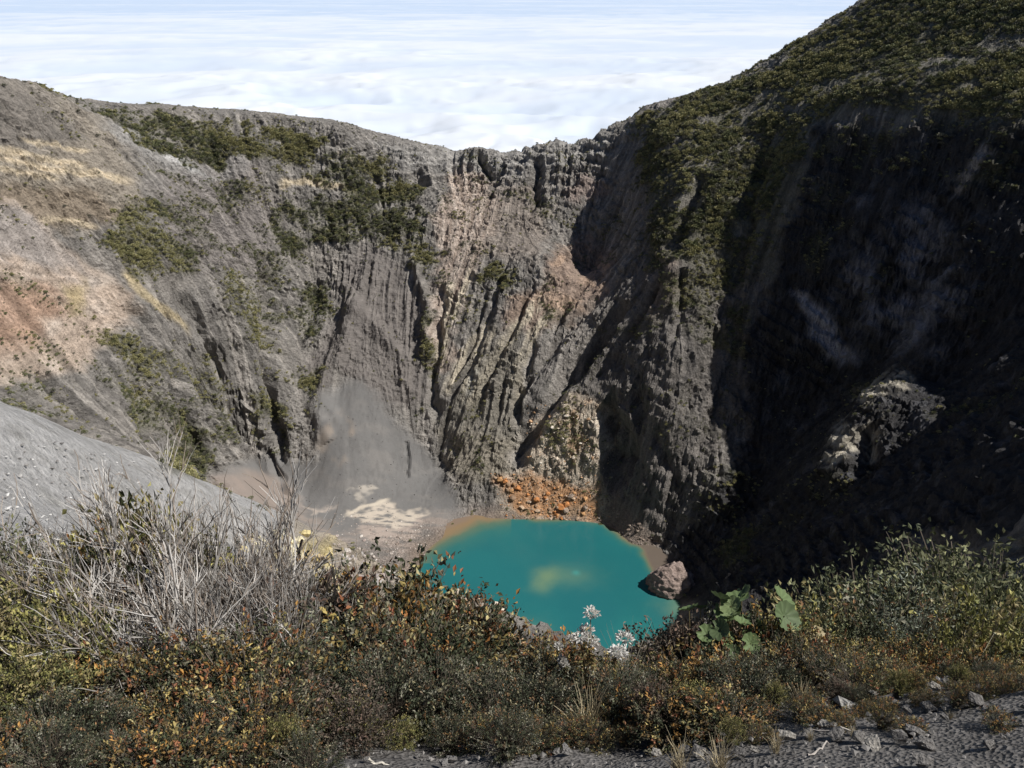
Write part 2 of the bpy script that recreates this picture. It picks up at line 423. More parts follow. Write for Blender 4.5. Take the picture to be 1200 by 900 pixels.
# rim cliffs: strata stepping out and in
band = poly_mask([(380,160),(480,172),(560,172),(640,165),(715,150),(720,215),(640,240),(540,235),(440,225),(380,215)], 12, 500)
zz = H0 + 5*fbm2(GX/25, GY/25, 3)
disp += band*near_k*(2.6*np.abs(((zz/7.5) % 1)-0.5)*2 - 1.2 + 1.6*np.clip(n2(GX/6+3, GY/30), -0.3, 1) + 1.2*rk3)
strl = poly_mask([(-40,100),(100,120),(160,200),(150,260),(60,280),(-40,240)], 14, 200)
disp += strl*(1.6*(((zz/9) % 1)-0.5))
disp *= sstep(-8, 14, dlk)
disp += (FAN+CONE*0.5)*(0.22*rk + 0.10*d2)
disp += SPUR*(0.35*rk+0.05*rk2)
sink = 1.6*(1-sstep(14, 20, np.hypot(GX/1.35, GY)))          # tuck under the nearer ground sheet
VX = GX + nx*disp; VY = GY + ny*disp; VZ = H0 + nz*disp - sink
LB = 1.0

# ---------------------------------------------------------------- soils and rock colours (surface colours, but the bowl's shade is painted in)
COL = np.zeros(GX.shape+(3,)); COL[:] = (0.222, 0.207, 0.190)
def paint(m, c, k=1.0):
    global COL
    m = np.clip(m*k, 0, 1)[..., None]; COL = COL*(1-m) + np.array(c)*m
pn = fbm2(GX/45+4, GY/45+H0/50, 4); pn2 = fbm3(GX/14, GY/14, H0/14, 4, 0.6)
st1 = np.clip(d1*0.5+0.5*d2*0.6, -1, 1); st2 = d3
paint(sstep(0.0, 0.5, pn)*0.5, (0.27, 0.243, 0.215))
paint(sstep(-0.1, 0.6, -pn2)*0.45, (0.185, 0.172, 0.158))
paint(np.clip(st1, 0, 1)*0.5*steep, (0.34, 0.31, 0.28))
paint(np.clip(-st1, 0, 1)*0.5*steep, (0.155, 0.142, 0.132))
paint(np.clip(st2-0.3, 0, 1)*0.5*steep, (0.36, 0.33, 0.295))
paint(sstep(0.12, 0.3, fbm3(GX/5, GY/5, H0/5, 4, 0.7))*0.4, (0.16, 0.15, 0.135))
# left shoulder: grey and tan beds, pale pumice bands
L1 = poly_mask([(-60,90),(60,105),(120,140),(160,200),(165,255),(90,270),(-60,240)], 12, 200)
paint(L1, (0.31, 0.27, 0.22), 0.85)
paint(poly_mask([(-60,90),(60,110),(100,160),(60,175),(-60,165)], 8, 200), (0.215, 0.195, 0.175), 0.8)
paint(poly_mask([(-60,205),(60,215),(120,225),(150,270),(60,265),(-60,240)], 8, 200), (0.26, 0.205, 0.15), 0.7)
for pl, wd in [([(-20,172),(50,185),(105,197)], 5), ([(-20,182),(60,198),(110,205),(160,212)], 6), ([(-20,196),(40,204),(70,210)], 4), ([(20,160),(70,172),(110,178)], 3), ([(0,262),(70,258),(120,268)], 4)]:
    paint(line_mask(pl, wd), (0.60, 0.50, 0.36), 0.95)
paint(BEIGE, (0.47, 0.375, 0.30), 0.92)
paint(BEIGE*sstep(-0.1, 0.5, fbm3(GX/18, GY/18, H0/7, 4)), (0.54, 0.46, 0.39), 0.8)
paint(poly_mask([(-30,330),(40,330),(75,360),(45,400),(-30,410)], 12, 200, warp=14), (0.37, 0.235, 0.165), 0.75)
paint(poly_mask([(70,335),(100,330),(100,360),(80,368)], 8, 200), (0.46, 0.37, 0.20), 0.7)
paint(poly_mask([(-30,235),(20,240),(60,290),(110,330),(40,300),(-30,290)], 8, 200, warp=12), (0.34, 0.31, 0.29), 0.8)
# pale V of the gully under the green plateau
paint(line_mask([(110,145),(160,160),(200,190),(240,205),(275,195),(300,180)], 16, warp=10), (0.36, 0.345, 0.325), 0.8)
paint(line_mask([(190,175),(225,200),(245,212),(275,200)], 6, warp=8), (0.52, 0.51, 0.49), 0.8)
paint(poly_mask([(180,200),(300,190),(330,260),(310,330),(200,300)], 14, 200), (0.225, 0.20, 0.188), 0.6)
# yellow bank
for pl, wd in [([(145,312),(165,340),(190,362),(225,392)], 8), ([(150,318),(158,332)], 8)]:
    paint(line_mask(pl, wd, warp=8), (0.50, 0.41, 0.26), 0.8)
paint(line_mask([(325,216),(365,213),(412,220)], 6, warp=6), (0.50, 0.42, 0.30), 0.95)
paint(line_mask([(395,178),(410,186),(415,196)], 5, warp=6), (0.34, 0.29, 0.23), 0.7)
paint(line_mask([(280,320),(284,345)], 4, warp=4), (0.42, 0.38, 0.33), 0.8)
# pink and buff streaks down the far wall
GREY = poly_mask([(430,165),(560,178),(640,170),(715,152),(715,185),(640,200),(560,205),(480,200)], 7, 300, warp=8)
paint(GREY, (0.32, 0.305, 0.285), 0.8)
pk = poly_mask([(528,205),(565,205),(585,250),(565,300),(540,350),(528,430),(512,430),(510,330),(512,260)], 9, 300, warp=12)
paint(pk, (0.36, 0.285, 0.235), 0.95); paint(pk*np.clip(0.5+0.6*d3, 0, 1), (0.50, 0.43, 0.37), 0.7)
paint(poly_mask([(560,220),(620,215),(650,260),(620,310),(570,300)], 12, 300, warp=14), (0.27, 0.225, 0.19), 0.6)
paint(poly_mask([(660,215),(710,210),(705,235),(665,240)], 8, 300), (0.30, 0.225, 0.195), 0.6)
rd = poly_mask([(640,300),(690,280),(722,300),(715,335),(680,375),(630,385),(590,385),(600,350),(640,330)], 10, 300, warp=10)
paint(rd, (0.29, 0.215, 0.17), 0.85)
paint(rd*sstep(0.05, 0.4, fbm3(GX/20, GY/20, H0/3.0, 3)), (0.46, 0.335, 0.25), 0.85)
for pl, wd in [([(640,345),(600,390),(570,440),(545,480)], 7), ([(585,380),(560,415),(548,450),(545,480)], 6), ([(650,360),(625,390),(606,430),(604,490)], 5), ([(530,325),(522,380),(515,430)], 6), ([(556,310),(540,350),(530,380)], 4), ([(575,375),(535,430),(520,465)], 6)]:
    mk = line_mask(pl, wd*1.5, warp=3)*np.clip(0.8+0.35*d3, 0, 1); paint(mk, (0.50, 0.44, 0.34), 0.95)
paint(line_mask([(562,430),(552,445),(548,465)], 5, warp=4), (0.62, 0.60, 0.54), 0.95)
paint(poly_mask([(560,400),(610,390),(606,500),(590,560),(530,555),(520,500)], 10, 300, warp=8), (0.225, 0.205, 0.165), 0.6)
paint(poly_mask([(515,500),(600,520),(590,560),(520,560)], 10, 300, warp=10), (0.30, 0.265, 0.21), 0.6)
# ash fan and cone
paint(CONE, (0.150, 0.134, 0.124), 0.85)
paint(FAN, (0.160, 0.155, 0.150), 1.0)
paint(FAN*sstep(0.0, 0.5, fbm2(GX/18, GY/7, 4)), (0.190, 0.180, 0.170), 0.8)
paint(FAN*sstep(0.1, 0.45, fbm2(GX/1.6, GY/5, 4)), (0.125, 0.12, 0.115), 0.45)
paint(poly_mask([(378,500),(400,485),(428,515),(425,535),(395,545),(372,528)], 9, 250, warp=12)*sstep(-0.25, 0.25, pn2), (0.28, 0.235, 0.195), 0.7)
shore = poly_mask([(250,560),(330,555),(360,600),(400,625),(480,610),(560,590),(600,600),(500,640),(485,690),(380,700),(300,650),(240,600)], 9, 235, warp=6)
paint(shore, (0.215, 0.192, 0.175), 0.75)
paint(shore*sstep(-0.1, 0.3, fbm2(GX/9, GY/3, 4)), (0.27, 0.225, 0.195), 0.7)
paint(poly_mask([(245,560),(310,555),(345,580),(320,600),(250,585)], 6, 235, warp=5), (0.23, 0.19, 0.165), 0.7)
for pg, c in [([(398,603),(450,590),(500,597),(510,605),(490,618),(440,615),(420,606)], (0.50, 0.435, 0.36)), ([(410,575),(435,565),(450,572),(420,585)], (0.38, 0.345, 0.30)), ([(352,585),(370,588),(388,597),(375,600)], (0.42, 0.36, 0.31)), ([(425,618),(500,612),(495,635),(460,650),(440,640)], (0.36, 0.30, 0.26))]:
    paint(poly_mask(pg, 3.5, 235, warp=11)*sstep(-0.45, 0.0, fbm2(GX/6, GY/2.2, 4)), c, 0.9)
paint(line_mask([(400,605),(430,592),(460,585)], 3, warp=3), (0.50, 0.44, 0.36), 0.9)
px_l, py_l = [np.array(a) for a in zip(*LAKE)]
dl = np.full(GX.shape, 1e3); sel = (GX > -110) & (GX < 160) & (GY > 260) & (GY < 480)
dd, _ = dist_line(GX[sel], GY[sel], LAKE+[LAKE[0]]); dl[sel] = dd
paint((1-sstep(0, 13, dl+3*pn2))*(H0 > -0.5), (0.245, 0.19, 0.15), 0.8)
# buttress: dark scoria
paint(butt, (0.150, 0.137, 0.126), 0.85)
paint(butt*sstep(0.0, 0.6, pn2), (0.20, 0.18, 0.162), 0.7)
paint(poly_mask([(770,300),(800,300),(790,360),(760,380)], 10, 300), (0.26, 0.205, 0.165), 0.6)
for pl in [[(885,230),(872,270),(862,320)], [(905,170),(890,215)], [(935,130),(928,190),(905,230)]]:
    paint(line_mask(pl, 6, warp=6), (0.33, 0.30, 0.25), 0.7)
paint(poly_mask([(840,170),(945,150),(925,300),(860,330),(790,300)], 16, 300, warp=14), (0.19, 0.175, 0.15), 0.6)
# outcrop over the far shore: pale rock, orange foot
oc = poly_mask([(650,455),(700,470),(715,520),(700,560),(712,600),(640,612),(590,600),(580,560),(612,545),(618,500)], 7, 300, warp=8)
paint(oc, (0.42, 0.35, 0.275), 0.95); paint(oc*sstep(-0.1, 0.3, rk2), (0.56, 0.49, 0.40), 0.85); paint(oc*sstep(0.1, 0.4, pn2), (0.44, 0.26, 0.14), 0.6)
og = poly_mask([(575,555),(625,560),(690,570),(700,605),(660,612),(600,600)], 6, 300, warp=9)
paint(og, (0.44, 0.225, 0.10), 0.8); paint(og*sstep(0.05, 0.35, pn2), (0.40, 0.30, 0.21), 0.7)
paint(poly_mask([(705,560),(735,590),(770,636),(745,640),(712,605)], 6, 300), (0.25, 0.20, 0.165), 0.7)
# bowl rock painted near black to deepen its shade, with paler faces
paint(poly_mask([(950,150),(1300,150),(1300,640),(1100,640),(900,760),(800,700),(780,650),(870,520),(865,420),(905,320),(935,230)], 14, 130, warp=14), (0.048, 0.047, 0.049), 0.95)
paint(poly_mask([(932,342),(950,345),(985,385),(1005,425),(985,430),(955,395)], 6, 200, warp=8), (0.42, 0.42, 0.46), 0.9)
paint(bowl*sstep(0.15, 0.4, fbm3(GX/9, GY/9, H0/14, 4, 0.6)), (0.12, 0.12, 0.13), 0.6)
paint(poly_mask([(1020,250),(1110,250),(1130,330),(1110,400),(1030,400),(1000,330)], 22, 200, warp=30)*sstep(-0.3, 0.25, rk+0.4*rk2), (0.27, 0.27, 0.30), 0.75)
paint(poly_mask([(1150,170),(1165,180),(1140,210),(1118,230),(1125,200)], 5, 200, warp=6), (0.42, 0.38, 0.36), 0.8)
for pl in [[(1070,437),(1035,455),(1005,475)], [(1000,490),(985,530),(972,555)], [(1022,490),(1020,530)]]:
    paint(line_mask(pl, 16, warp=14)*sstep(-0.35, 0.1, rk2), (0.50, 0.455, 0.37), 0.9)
paint(SPUR, (0.45, 0.44, 0.43), 1.0)
paint(SPUR*sstep(0.1, 0.5, fbm2(GX/7, GY/9, 4)), (0.37, 0.36, 0.34), 0.7)
paint(SPUR*sstep(0.15, 0.45, fbm2(GX/1.6, GY/1.9, 3)), (0.30, 0.29, 0.27), 0.6)
paint(poly_mask([(330,600),(420,620),(480,690),(560,700),(610,760),(380,760),(300,720)], 8, 40, 300, warp=6), (0.40, 0.345, 0.275), 0.85)
paint(poly_mask([(300,640),(385,630),(380,710),(300,720)], 8, 40, 200, warp=6), (0.50, 0.42, 0.22), 0.75)
# scrub cover: ground tint here, the bushes themselves are built further down
SCRUB = np.zeros(GX.shape)
for pg, k in [([(112,130),(200,132),(330,148),(380,165),(365,200),(280,190),(230,190),(170,165)], 1.3), ([(330,165),(400,170),(470,195),(500,240),(470,260),(400,230),(330,200)], 0.75),
    ([(140,235),(185,235),(215,270),(250,300),(230,320),(195,330),(160,320),(125,290)], 1.0), ([(155,190),(210,200),(200,215),(160,205)], 0.6), ([(330,230),(480,215),(500,260),(490,300),(450,290),(400,290),(330,300),(315,260)], 1.0),
    ([(345,330),(385,330),(380,375),(358,405),(345,370)], 0.9), ([(350,440),(380,440),(378,480),(360,470)], 0.9), ([(188,545),(215,470),(240,520),(262,530),(260,550),(230,560),(200,555)], 1.0), ([(110,380),(170,390),(175,440),(140,430)], 0.8),
    ([(290,450),(340,470),(345,510),(320,500),(295,515)], 0.8), ([(560,315),(600,318),(598,340),(570,342)], 1.2), ([(465,290),(510,290),(500,320),(470,320)], 0.9), ([(488,360),(512,350),(510,440),(495,430)], 0.8), ([(0,420),(60,430),(100,490),(140,510),(0,480)], 0.45),
    ([(240,310),(330,300),(340,420),(270,400)], 0.7), ([(0,120),(150,150),(170,280),(0,230)], 0.10), ([(180,200),(330,200),(330,320),(200,310)], 0.45), ([(100,380),(260,420),(280,520),(160,520)], 0.6), ([(520,180),(720,160),(720,210),(520,230)], 0.25), ([(840,625),(890,620),(880,660),(850,680)], 0.7),
    ([(745,140),(900,78),(1010,0),(1100,-120),(1300,-200),(1300,150),(1170,150),(1100,135),(1010,120),(955,140),(935,200),(905,260),(880,300),(800,310),(760,280)], 1.0), ([(760,220),(880,300),(860,420),(780,380),(760,300)], 0.75), ([(960,130),(1200,140),(1200,220),(1020,210),(960,330),(935,300)], 0.45), ([(900,260),(875,420),(840,420),(850,300)], 0.5), ([(985,455),(1060,435),(1050,500),(1000,520)], 0.4)]:
    SCRUB = np.maximum(SCRUB, k*poly_mask(pg, 9, 60, warp=12))
outer = sstep(400, 470, np.hypot(GX-20, GY-350)); SCRUB = np.maximum(SCRUB, 0.8*outer)
SCRUB = np.maximum(SCRUB, 0.34*butt*sstep(-0.2, 0.4, fbm2(GX/20+3, GY/20+H0/25, 4)))
SCRUB = np.maximum(SCRUB, 0.36*sstep(-0.15, 0.35, fbm2(GX/30+21, GY/30+H0/40, 4))*steep*(1-FAN)*(1-CONE*0.8)*(1-SPUR))
SCRUB *= np.clip(0.65+0.9*fbm2(GX/13+9, GY/13+H0/15, 3), 0.1, 1.3)
paint(sstep(0.15, 0.7, SCRUB), (0.105, 0.103, 0.062), 0.66)
paint(veg_slope, (0.125, 0.12, 0.088), 0.7)
paint(veg_slope*sstep(0.1, 0.4, fbm2(GX/12+7, GY/12+H0/14, 4)), (0.22, 0.205, 0.18), 0.7)
paint(sstep(0.3, 0.9, SCRUB)*sstep(0.0, 0.4, fbm2(GX/9, GY/9, 3)), (0.15, 0.135, 0.07), 0.5)
stk = np.clip(1+(0.12*d3+0.08*d2+0.28*fbm3(GX/3, GY/3, H0/3.5, 4, 0.7)+0.06*c1+0.07*c2+0.16*bedk*np.sin(bed*PI*4))*(1-FAN)*(1-0.8*SPUR)*(1-0.5*CONE)*sstep(0.1, 0.4, slope), 0.45, 1.7)
COL *= stk[..., None]
COL *= (1+0.22*band*np.sin(zz*1.6))[..., None]
COL *= (1+0.16*fbm2(GX/1.7, GY/1.7+H0/2, 3)*(1-0.75*np.maximum(FAN, CONE*0.5)))[..., None]
ROUGH = np.clip(1-0.92*FAN-0.55*CONE-0.2*SPUR, 0.06, 1)*np.where(near_k > 0.5, 1, 0.3)

n_i, n_j = GX.shape
idx = np.arange(n_i*n_j).reshape(n_i, n_j)
Fq = np.stack([idx[:-1, :-1], idx[1:, :-1], idx[1:, 1:], idx[:-1, 1:]], -1).reshape(-1, 4)
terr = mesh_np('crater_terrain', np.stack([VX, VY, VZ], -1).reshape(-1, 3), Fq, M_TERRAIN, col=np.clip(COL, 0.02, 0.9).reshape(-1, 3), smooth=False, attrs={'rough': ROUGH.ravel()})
tag(terr, kind='structure')

# ---------------------------------------------------------------- crater lake
def mat_water():
    m, t, b = new_mat('turquoise_water', 0.10, 0.5)
    col = nn(t, 'ShaderNodeVertexColor'); col.layer_name = 'Col'; t.links.new(col.outputs['Color'], b.inputs['Base Color'])
    g = nn(t, 'ShaderNodeNewGeometry'); n = nn(t, 'ShaderNodeTexNoise'); n.inputs['Scale'].default_value = 0.7; n.inputs['Detail'].default_value = 5
    t.links.new(g.outputs['Position'], n.inputs['Vector'])
    bp = nn(t, 'ShaderNodeBump'); bp.inputs['Strength'].default_value = 0.22; bp.inputs['Distance'].default_value = 0.25
    t.links.new(n.outputs['Fac'], bp.inputs['Height']); t.links.new(bp.outputs[0], b.inputs['Normal'])
    return m
lx = np.arange(-86, 130, 1.0); ly = np.arange(280, 440, 1.0); LX, LY = np.meshgrid(lx, ly, indexing='ij')
inside = np.zeros(LX.shape, bool); n = len(LAKE)
for i in range(n):
    ax1, ay1 = LAKE[i]; bx1, by1 = LAKE[(i+1) % n]
    inside ^= ((ay1 > LY) != (by1 > LY)) & (LX < (bx1-ax1)*(LY-ay1)/((by1-ay1) or 1e-9)+ax1)
dsh, _ = dist_line(LX, LY, LAKE+[LAKE[0]]); dsh = np.where(inside, dsh, -dsh) + 2.2*fbm2(LX/7, LY/7, 4)
lu, lv = project(LX, LY, np.zeros(LX.shape))
wc = np.zeros(LX.shape+(3,)); wc[:] = (0.016, 0.122, 0.130)
def wp(m, c):
    global wc
    m = np.clip(m, 0, 1)[..., None]; wc = wc*(1-m)+np.array(c)*m
wn = fbm2(LX/22, LY/22, 4)
wp(sstep(-0.4, 0.6, wn)*0.4, (0.020, 0.150, 0.150))
def blob(px, py, r, k=1.0, sx=1.0):
    c = W(px, py, None, 0.0); return k*np.exp(-(((LX-c[0])/sx)**2+(LY-c[1])**2)/(r*r)*(1+0.5*fbm2(LX/6, LY/6, 3)))
wp(blob(640, 675, 6.5, 0.6, 1.0)+blob(668, 675, 9, 0.35, 1.5)+blob(635, 688, 6, 0.5), (0.16, 0.235, 0.125))
wp(blob(622, 740, 9, 0.45), (0.12, 0.22, 0.14)); wp(blob(800, 712, 13, 0.6, 0.8), (0.15, 0.22, 0.13)); wp(blob(745, 745, 14, 0.35), (0.03, 0.2, 0.17))
wp(blob(675, 671, 2, 0.5), (0.05, 0.30, 0.28))
lw = np.where((lu < 600) & (lv < 660), 1.6, np.where(lu > 740, 0.35, 0.5))       # the flat left shore shelves gently
wp((1-sstep(0, 16*lw, dsh))*0.7, (0.045, 0.145, 0.115)); wp((1-sstep(-1, 8.0*lw, dsh))*0.7, (0.13, 0.15, 0.085)); wp((1-sstep(-3, 3.0*lw, dsh))*0.9, (0.24, 0.16, 0.09)); wp(1-sstep(-9, -3, dsh), (0.21, 0.155, 0.115)); wp((lu > 735)*(1-sstep(-2.5, 0.5, dsh)), (0.13, 0.105, 0.085))
n_i, n_j = LX.shape; idx = np.arange(n_i*n_j).reshape(n_i, n_j)
Fl = np.stack([idx[:-1, :-1], idx[1:, :-1], idx[1:, 1:], idx[:-1, 1:]], -1).reshape(-1, 4)
lake = mesh_np('lake_water', np.stack([LX, LY, 0*LX], -1).reshape(-1, 3), Fl, mat_water(), col=wc.reshape(-1, 3), smooth=True)
tag(lake, kind='structure')

# ---------------------------------------------------------------- sea of cloud below the summit
def mat_cloud():
    m, t, b = new_mat('cloud', 1.0, 0.0)
    col = nn(t, 'ShaderNodeVertexColor'); col.layer_name = 'Col'; t.links.new(col.outputs['Color'], b.inputs['Base Color'])
    return m
CT = np.radians(np.linspace(-60, 60, 480)); CR = np.exp(np.linspace(math.log(2200), math.log(260000), 320))
RR, TT = np.meshgrid(CR, CT, indexing='ij')
cx = RR*np.sin(TT); cy = RR*np.cos(TT)
wa = fbm2(cx/2600, cy/2600, 3)*900
h1 = 1-np.abs(fbm2((cx+wa)/1500, (cy+wa)/1500, 5, 0.55))*1.8
h2 = fbm2(cx/5200+3, cy/5200, 4); h3 = fbm2(cx/16000+3, cy/11000, 4)
ch = (150*h1*(0.55+0.6*h2) + 170*h2)*(1-0.72*sstep(9000, 26000, RR)) + 160*h3*sstep(6000, 20000, RR)*(1-0.5*sstep(30000, 90000, RR))
dens = sstep(-0.35, 0.45, 0.5*h2+0.7*fbm2(cx/3500, cy/2600, 5, 0.6)+0.35*h1-0.1)
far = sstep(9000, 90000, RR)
thin = np.clip((1-dens)*0.55 + far*0.35*sstep(-0.4, 0.4, -fbm2(cx/30000, cy/20000, 3)) + far*0.55, 0, 1)[..., None]  # thinner cloud, plus bluish distance haze painted into the cloud colour
cc = np.array((0.625, 0.66, 0.71))*(1-thin) + np.array((0.44, 0.53, 0.66))*thin  # thin holds both thinner cloud and the painted distance haze
n_i, n_j = RR.shape; idx = np.arange(n_i*n_j).reshape(n_i, n_j)
Fc = np.stack([idx[:-1, :-1], idx[:-1, 1:], idx[1:, 1:], idx[1:, :-1]], -1).reshape(-1, 4)
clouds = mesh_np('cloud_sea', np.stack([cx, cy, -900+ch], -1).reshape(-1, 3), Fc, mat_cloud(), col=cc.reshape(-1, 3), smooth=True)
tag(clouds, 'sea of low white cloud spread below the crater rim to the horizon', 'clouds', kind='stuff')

# ---------------------------------------------------------------- plant materials and builders
def mat_leaf(name, trans=0.25):
    m, t, b = new_mat(name, 0.62, 0.25)
    col = nn(t, 'ShaderNodeVertexColor'); col.layer_name = 'Col'; t.links.new(col.outputs['Color'], b.inputs['Base Color'])
    if trans > 0:
        tr = nn(t, 'ShaderNodeBsdfTranslucent'); mx = nn(t, 'ShaderNodeMixShader'); mx.inputs[0].default_value = trans
        t.links.new(col.outputs['Color'], tr.inputs[0]); t.links.new(b.outputs[0], mx.inputs[1]); t.links.new(tr.outputs[0], mx.inputs[2])
        t.links.new(mx.outputs[0], t.nodes['Material Output'].inputs['Surface'])
    return m
M_LEAF = mat_leaf('leaf', 0.2); M_SCRUB = mat_leaf('hill_scrub_leaf', 0.0); M_TWIG = mat_leaf('twig_bark', 0.0); M_STONE = None

def leaves_mesh(pos, d, L, Wd, cols, fold=0.25):
    """one small folded leaf of two faces at each position, pointing along d; all arrays of n rows"""
    n = len(pos); d = d/np.linalg.norm(d, axis=1, keepdims=True)
    r = rng.standard_normal((n, 3)); s = np.cross(d, r); s /= np.linalg.norm(s, axis=1, keepdims=True)+1e-9
    u = np.cross(s, d); L = np.reshape(L, (-1, 1)); Wd = np.reshape(Wd, (-1, 1))
    mid = pos + d*L*0.45 + u*L*fold*0.5
    v = np.stack([pos, mid+s*Wd*0.5, pos+d*L, mid-s*Wd*0.5], 1).reshape(-1, 3)
    k = np.arange(n)*4; f = np.stack([k, k+1, k+2, k, k+2, k+3], 1).reshape(-1, 3)
    return v, f, np.repeat(cols, 4, 0)
def col_mix(n, palette, weights, jit=0.25):
    p = np.array(palette); w_ = np.array(weights, float); w_ /= w_.sum()
    c = p[rng.choice(len(p), n, p=w_)]*(1+jit*rng.uniform(-1, 1, (n, 1))); return np.clip(c, 0.003, 0.9)

# ---------------------------------------------------------------- scrub on the crater walls
area_x = np.gradient(XS)[:, None]*np.gradient(YS)[None, :]
vis = (np.hypot(GX-20, GY-350) < 400) & (GY > 150) & (UX > -60) & (UX < 1260)
prob = np.where(vis, np.clip(SCRUB-0.12, 0, 1.2)**1.2*area_x*np.sqrt(1+slope**2)*(1+0.9*(GX < 60)), 0) + np.where(vis & (FAN < 0.2), 0.02, 0)*area_x
prob = prob.ravel()/prob.sum()
NS = 52000
pick = rng.choice(len(prob), NS, p=prob)
sx, sy, sz = VX.ravel()[pick], VY.ravel()[pick], VZ.ravel()[pick]
jx = rng.uniform(-0.4, 0.4, NS); sx = sx+jx
sc_den = SCRUB.ravel()[pick]
vs = veg_slope.ravel()[pick]
R = (0.45+rng.random(NS)**2*1.5)*(0.6+0.5*sc_den)*(1+0.45*vs)
dryn = n2(sx/30, sy/30); KIND = np.where(rng.random(NS) < 0.35+0.3*vs, rng.choice([0, 1, 4, 1, 4, 3, 2, 5], NS), np.where(dryn > 0.15, rng.choice([1, 4], NS), rng.choice([0, 3, 2], NS)))

# the larger bushes of the slopes, each one a thing
def slope_bush_proto(seed, n=150):
    r_ = np.random.default_rng(seed); lob = r_.standard_normal((6, 3)); lob[:, 2] = np.abs(lob[:, 2])*0.6; lob = lob/np.linalg.norm(lob, axis=1, keepdims=True)*0.5
    pos = []; dr = []
    for l in lob:
        q = r_.standard_normal((n//6, 3)); q[:, 2] = np.abs(q[:, 2])*0.9; q /= np.linalg.norm(q, axis=1, keepdims=True)
        pos.append(l+q*0.5*r_.uniform(0.6, 1, (len(q), 1))); dr.append(q)
    pos = np.concatenate(pos); dr = np.concatenate(dr)
    pal = [[(0.12, 0.13, 0.065), (0.18, 0.185, 0.09)], [(0.24, 0.23, 0.11), (0.36, 0.33, 0.16)], [(0.12, 0.12, 0.09), (0.19, 0.18, 0.13)]][seed % 3]
    return leaves_mesh(pos, dr+0.4*r_.standard_normal(dr.shape), np.full(len(pos), 0.30), np.full(len(pos), 0.24), col_mix(len(pos), pal, [1, 1], 0.3), 0.35)
SB = [slope_bush_proto(i) for i in range(6)]
sb_mesh = {}; SBO = {}
def slope_bush(x, y, z, r, k, label, group):
    if k not in sb_mesh:
        o = mesh_np('bush', SB[k][0], SB[k][1], M_SCRUB, col=SB[k][2]); sb_mesh[k] = o.data; SBO[k] = o
    else:
        o = bpy.data.objects.new('bush', sb_mesh[k]); C.objects.link(o)
    o.location = (x, y, z); o.scale = (r, r, r*0.85); o.rotation_euler = (0, 0, rng.uniform(0, 6.28))
    return tag(o, label, 'bush', group)
# fast look-up: photo position -> vertex of the displaced terrain, nearest to the camera
RUX, RUY = project(VX, VY, VZ); RD = np.hypot(VX, VY)
_sel = np.flatnonzero((GY.ravel() > 40) & (RUX.ravel() > -40) & (RUX.ravel() < 1240) & (RUY.ravel() > -60) & (RUY.ravel() < 800))
_b = {}
CELL = 6
_bi = (RUX.ravel()[_sel]//CELL).astype(int)*1000 + (RUY.ravel()[_sel]//CELL).astype(int)
_ord = np.argsort(_bi, kind='stable'); _bs = _bi[_ord]; _si = _sel[_ord]
_RD = RD.ravel(); _VX, _VY, _VZ = VX.ravel(), VY.ravel(), VZ.ravel()
def ground(px, py, ymin=0.0):
    """where the photo ray meets the built terrain"""
    key = int(px//CELL)*1000+int(py//CELL)
    a = np.searchsorted(_bs, key, 'left'); b = np.searchsorted(_bs, key, 'right')
    if b <= a: return None
    c = _si[a:b]; c = c[_VY[c] > ymin]
    if len(c) == 0: return None
    dmin = _RD[c].min(); c = c[_RD[c] < dmin+14]
    k = c[np.argmin((RUX.ravel()[c]-px)**2+(RUY.ravel()[c]-py)**2)]
    return (float(_VX[k]), float(_VY[k]), float(_VZ[k]))
R_ = random.Random(11)
def bushes_in(pg, n, r0, r1, label, group, ks=(0, 1, 2, 3, 4, 5)):
    xs_ = [p[0] for p in pg]; ys_ = [p[1] for p in pg]; done = 0; tr = 0
    while done < n and tr < n*20:
        tr += 1; x = R_.uniform(min(xs_), max(xs_)); y = R_.uniform(min(ys_), max(ys_)); ins = False
        for i in range(len(pg)):
            (ax, ay), (bx, by) = pg[i], pg[(i+1) % len(pg)]
            if ((ay > y) != (by > y)) and x < (bx-ax)*(y-ay)/((by-ay) or 1e-9)+ax: ins = not ins
        if not ins: continue
        g = ground(x, y)
        if g is None: continue
        slope_bush(g[0], g[1], g[2], R_.uniform(r0, r1), R_.choice(ks), label, group); done += 1
bushes_in([(1010,10),(1190,0),(1190,125),(1000,120),(960,100)], 60, 2.0, 3.8, 'rounded olive bush on the high slope above the shaded cliff', 'bushes on the high right slope')
bushes_in([(760,130),(900,85),(940,130),(925,200),(800,240)], 45, 1.7, 3.2, 'dark green bush on the shoulder left of the shaded cliff', 'bushes on the shoulder')
bushes_in([(970,150),(1130,160),(1100,200),(1000,210),(960,250),(945,220)], 16, 2.0, 3.4, 'pale olive bush clinging to the lip of the shaded cliff', 'bushes at the cliff lip')
for (px, py, r) in [(5,98,1.8),(38,106,1.3),(44,108,1.3),(15,110,1.3),(90,128,1.9),(208,138,1.3),(290,143,1.9),(115,158,1.6),(28,239,1.5),(105,250,1.7),(73,240,1.2),(62,205,1.2)]:
    g = ground(px, py+2, 200)
    if g: slope_bush(g[0], g[1], g[2], r, 2, 'small dark bush standing alone on the bare left shoulder', 'lone bushes on the left shoulder')
bushes_in([(125,245),(185,240),(215,275),(245,300),(220,320),(160,315)], 26, 1.2, 2.2, 'green bush in the thicket below the pale pumice bands', 'thicket bushes on the left wall', (1, 4))
bushes_in([(195,545),(215,480),(240,520),(262,540),(230,552)], 20, 1.0, 1.9, 'bright green bush in the thicket at the foot of the left wall', 'thicket bushes at the wall foot', (1, 4))
